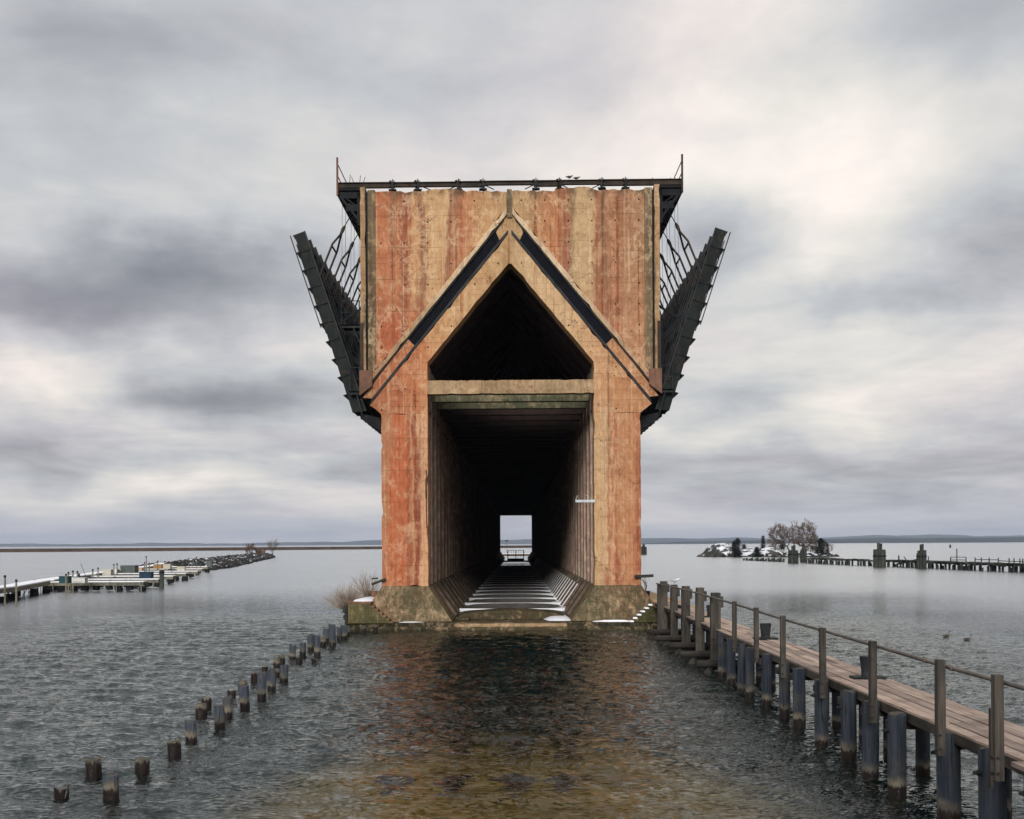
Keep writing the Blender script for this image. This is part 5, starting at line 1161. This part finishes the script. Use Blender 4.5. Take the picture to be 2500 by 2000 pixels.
x_ = IX(1990, 405); crown_tree('bare_tree', 'short leafless tree on the right slope of the island, behind the dark conifer', x_, 405, gy_(x_, 405) - .2, (.15, 0, 1), 5.6, .4, 0, 3.2, 2.4, 160, 17, r0=.16)
x_ = IX(2024, 398); crown_tree('bare_tree', 'thin little leafless tree at the right end of the island', x_, 398, gy_(x_, 398) - .2, (0, 0, 1), 4.6, 0, 0, 1.1, 1.8, 60, 19, r0=.09, tw=4)
x_ = IX(1893, 407); crown_tree('bare_shrub', 'brown leafless thicket under the leaning tree on the island', x_, 407, gy_(x_, 407) - .2, (0, 0, .3), 3.4, 0, 0, 3.4, 1.6, 170, 23, r0=.07, cat='shrub', mats=('bark', 'twigred'))
x_ = IX(1975, 399); crown_tree('bare_shrub', 'brown leafless thicket at the foot of the upright tree on the island', x_, 399, gy_(x_, 399) - .2, (0, 0, .3), 2.6, 0, 0, 3.0, 1.2, 130, 29, r0=.06, cat='shrub', mats=('bark', 'twigred'))
def conifer(lab, px, Y, H_, W_, seed, n=700, base=0., top=1., name='conifer', group=None, z=None):
    r_ = random.Random(seed); x = IX(px, Y); z0 = gy_(x, Y) - .15 if z is None else z
    rt = root(name, lab, 'tree' if name == 'conifer' else 'bush', (x, Y, z0), group)
    part('trunk', MB().tube([(x, Y, z0), (x, Y, z0 + H_ * .9)], [.16, .03], 6), M['bark'], rt)
    mb = MB()
    for i in range(n):
        t = r_.random() ** 1.25; az = r_.uniform(0, 6.283); sh_ = (1 - t) ** .8 * W_ if name == 'conifer' else W_ * math.sqrt(max(0, 1 - (t * 1.9 - .8) ** 2 * .9))
        sh_ *= .75 + .35 * math.sin(az * 3 + seed + t * 9); q = sh_ * r_.uniform(.3, 1)
        dr = Vector((math.cos(az), math.sin(az), r_.uniform(-.35, .35)))
        mb.blade((x + q * math.cos(az) * .8, Y + q * math.sin(az) * .8, z0 + H_ * (base + (1 - base) * t) + r_.uniform(-.1, .1)), dr, .75, .34, (0, 0, 1))
    part('crown', mb, M['needle'], rt)
conifer('pointed dark conifer behind the middle of the island', 1861, 412, 5.6, 1.6, 1, 800); conifer('rounded green conifer at the water edge in the middle of the island', 1846, 396, 3.4, 1.9, 2, 1000, name='conifer_bush')
conifer('dark conifer growing on top of the snowy island boulder', 1790, 402, 3.4, 1.3, 3, 700); conifer('dark shrubby conifer down the right face of the island boulder', 1799, 397, 6.0, 2.1, 4, 1500, name='conifer_bush', z=.4); conifer('low dark conifer below the leaning leafless tree', 1908, 408, 3.0, 1.2, 5, 500, name='conifer_bush', z=2.6)
conifer('broad dark conifer on the right slope of the island', 2001, 396, 6.0, 3.5, 6, 2400, name='conifer_bush', z=.2); conifer('narrow dark conifer near the right end of the island', 2017, 399, 4.2, 1.0, 7, 400, z=.2)
conifer('small dark bush on the low saddle right of the boulder', 1815, 410, 1.8, 1., 8, 250, name='conifer_bush', z=2.6)

# ================================================================== RUINED TIMBER PIER ON THE RIGHT
def cluster(x, y, r, n, hs, seed, lab, band=None):
    r_ = random.Random(seed); rt = root('pile_cluster', lab, 'dolphin', (x, y, 0), 'clusters of bound timber piles by the ruined pier')
    for i in range(n):
        an = 2 * math.pi * i / n; h = hs[i % len(hs)] + r_.uniform(-.12, .12)
        part('pile', MB().tube([(x + r * math.cos(an) * 1.12, y + r * math.sin(an) * 1.12, -2), (x + r * math.cos(an), y + r * math.sin(an), h)], r * .36, 8), M['ruin'], rt)
    for q in (-.28, .28): part('pile', MB().tube([(x + q * r, y - .1, -2), (x + q * r, y - .1, max(hs) + 1.15 + r_.uniform(-.15, .15))], r * .30, 8), M['ruin'], rt)
    if band: part('band', MB().tube([(x, y, band - .15), (x, y, band + .15)], r * 1.4, 20), M['black'], rt)
cluster(65.8, 272.9, .88, 9, (3.15, 3.0, 3.1), 1, 'bound pile cluster in front of the island trees', 2.1); cluster(71.2, 285, .62, 8, (3.3, 2.6, 2.9), 2, 'narrower pile cluster directly right of the one before the island', None)
cluster(71.5, 226.3, .90, 10, (3.5, 3.45, 3.5), 3, 'thick pile cluster with a black iron band', 2.2); cluster(74.7, 212, .66, 9, (3.4, 2.9, 3.35), 4, 'leaning pile cluster rising from the ruined pier, farthest right', 2.3)
rt = root('ruined_pier', 'collapsed dark timber pier on short rotten piles, right of the island', 'pier', (75, 230, 0))
rpl = [(69.3, 274), (71.6, 254), (75.3, 234), (78.0, 213), (79.6, 197), (82, 183), (84.5, 168), (87, 152)]
rq = random.Random(33); pm = [MB().tube([(0, 0, -2), (rq.uniform(-.1, .1), 0, h)], .2, 7).mesh('pile', M['ruin']) for h in (.75, 1.0, 1.1, 1.2)]
cnt = 0
for i in range(len(rpl) - 1):
    (xa, ya), (xb, yb) = rpl[i], rpl[i + 1]; dv = Vector((xb - xa, yb - ya, 0)); L_ = dv.length; dn = dv / L_; nn = Vector((dn.y, -dn.x, 0))
    for q in range(int(L_ / 1.15)):
        c_ = Vector((xa, ya, 0)) + dn * q * 1.15
        for u in (-1.2, 0, 1.2):
            if rq.random() < .58: inst('pile', pm[rq.randrange(4)], rt, (c_.x + nn.x * u + rq.uniform(-.25, .25) - 75, c_.y + nn.y * u + rq.uniform(-.3, .3) - 230, rq.uniform(-.25, .0)))
        if q % 2 == 0:
            a_, b_ = c_ + nn * 1.5, c_ - nn * 1.5; part('cap_beam', MB().beam((a_.x, a_.y, 1.06 + rq.uniform(-.1, .1)), (b_.x, b_.y, 1.06 + rq.uniform(-.15, .1)), .3, .26), M['ruin'], rt)
        if rq.random() < (.55 if i < 2 else .92):
            z0 = 1.27 + rq.uniform(-.05, .05) - (.25 if (i == 1 and q > 9) else 0)
            for u in (-1.05, -.35, .35, 1.05):
                if rq.random() < .85:
                    p, r_ = c_ + nn * u, c_ + nn * u + dn * 1.6; part('deck_plank', MB().beam((p.x, p.y, z0 + rq.uniform(-.08, .08)), (r_.x, r_.y, z0 + rq.uniform(-.12, .08)), .62, .16), M['ruin'], rt)
for (px, Y) in ((2315, 204), (2330, 204), (2352, 203), (2374, 195), (2389, 194), (2408, 192), (2430, 190), (2456, 186), (2468, 184), (2482, 181), (2489, 180), (2261, 212)): 
    x = IX(px, Y); part('rail_post', MB().span(x - .07, x + .07, Y - .07, Y + .07, .8, 2.25 if px != 2330 else 3.7), M['ruin'], rt)
for (a_, b_, z) in (((2315, 204), (2352, 203), 2.2), ((2315, 204), (2352, 203), 1.7), ((2374, 195), (2430, 190), 1.9), ((2432, 190), (2500, 178), 1.75), ((2456, 186), (2500, 178), 1.35)):
    part('rail_bar', MB().beam((IX(*a_), a_[1], z), (IX(*b_), b_[1], z), .09, .12), M['ruin'], rt)
part('leaning_post', MB().beam((IX(2190, 236), 236, .3), (IX(2189.5, 236), 236, 2.2), .22, .22), M['ruin'], rt); part('leaning_post', MB().beam((IX(2209, 234), 234, 1.1), (IX(2202, 234), 234, 1.95), .14, .14), M['ruin'], rt)
part('broken_beam', MB().beam((IX(2190, 232), 232, .55), (IX(2235, 222), 222, 1.5), .3, .3), M['ruin'], rt); part('broken_beam', MB().beam((IX(2400, 193), 193, 1.25), (IX(2445, 188), 188, .9), .5, .25), M['ruin'], rt)
STN = ['first', 'second'] + ORD[2:] + ['twenty-fourth', 'twenty-fifth', 'twenty-sixth', 'twenty-seventh', 'twenty-eighth', 'twenty-ninth', 'thirtieth']
# row of rotten pile heads between boulder and cluster
for i in range(30):
    t = i / 29; x, y = 63.6 + 4.0 * t, 322 - 32 * t; h = .45 + .35 * t
    ob = inst('rotten_stump', pm[i % 4], None, (x + rq.uniform(-.2, .2), y, h - .9), sc=(1.2, 1.2, 1.0)); tag(ob, f'tiny rotten stump in the water before the island, {STN[i]} from the boulder', 'stump', 'row of rotten stumps in front of the island')
by_ = root('buoy', 'small dark buoy far out on the lake to the right', 'buoy', (348.4, 927, 0))
part('drum', MB().tube([(348.4, 927, -1), (348.4, 927, 1.8), (348.4, 927, 2.4)], [.7, .7, .4], 12), M['black'], by_); part('lantern', MB().tube([(348.4, 927, 2.4), (348.4, 927, 2.9)], [.3, .15], 8), M['black'], by_)
# timber dolphin half hidden behind the right pier
cluster(IX(1570.5, 495), 495, 1.0, 7, (3.4, 3.1, 3.3), 9, 'dark pile cluster half hidden behind the right pier of the dock', None)
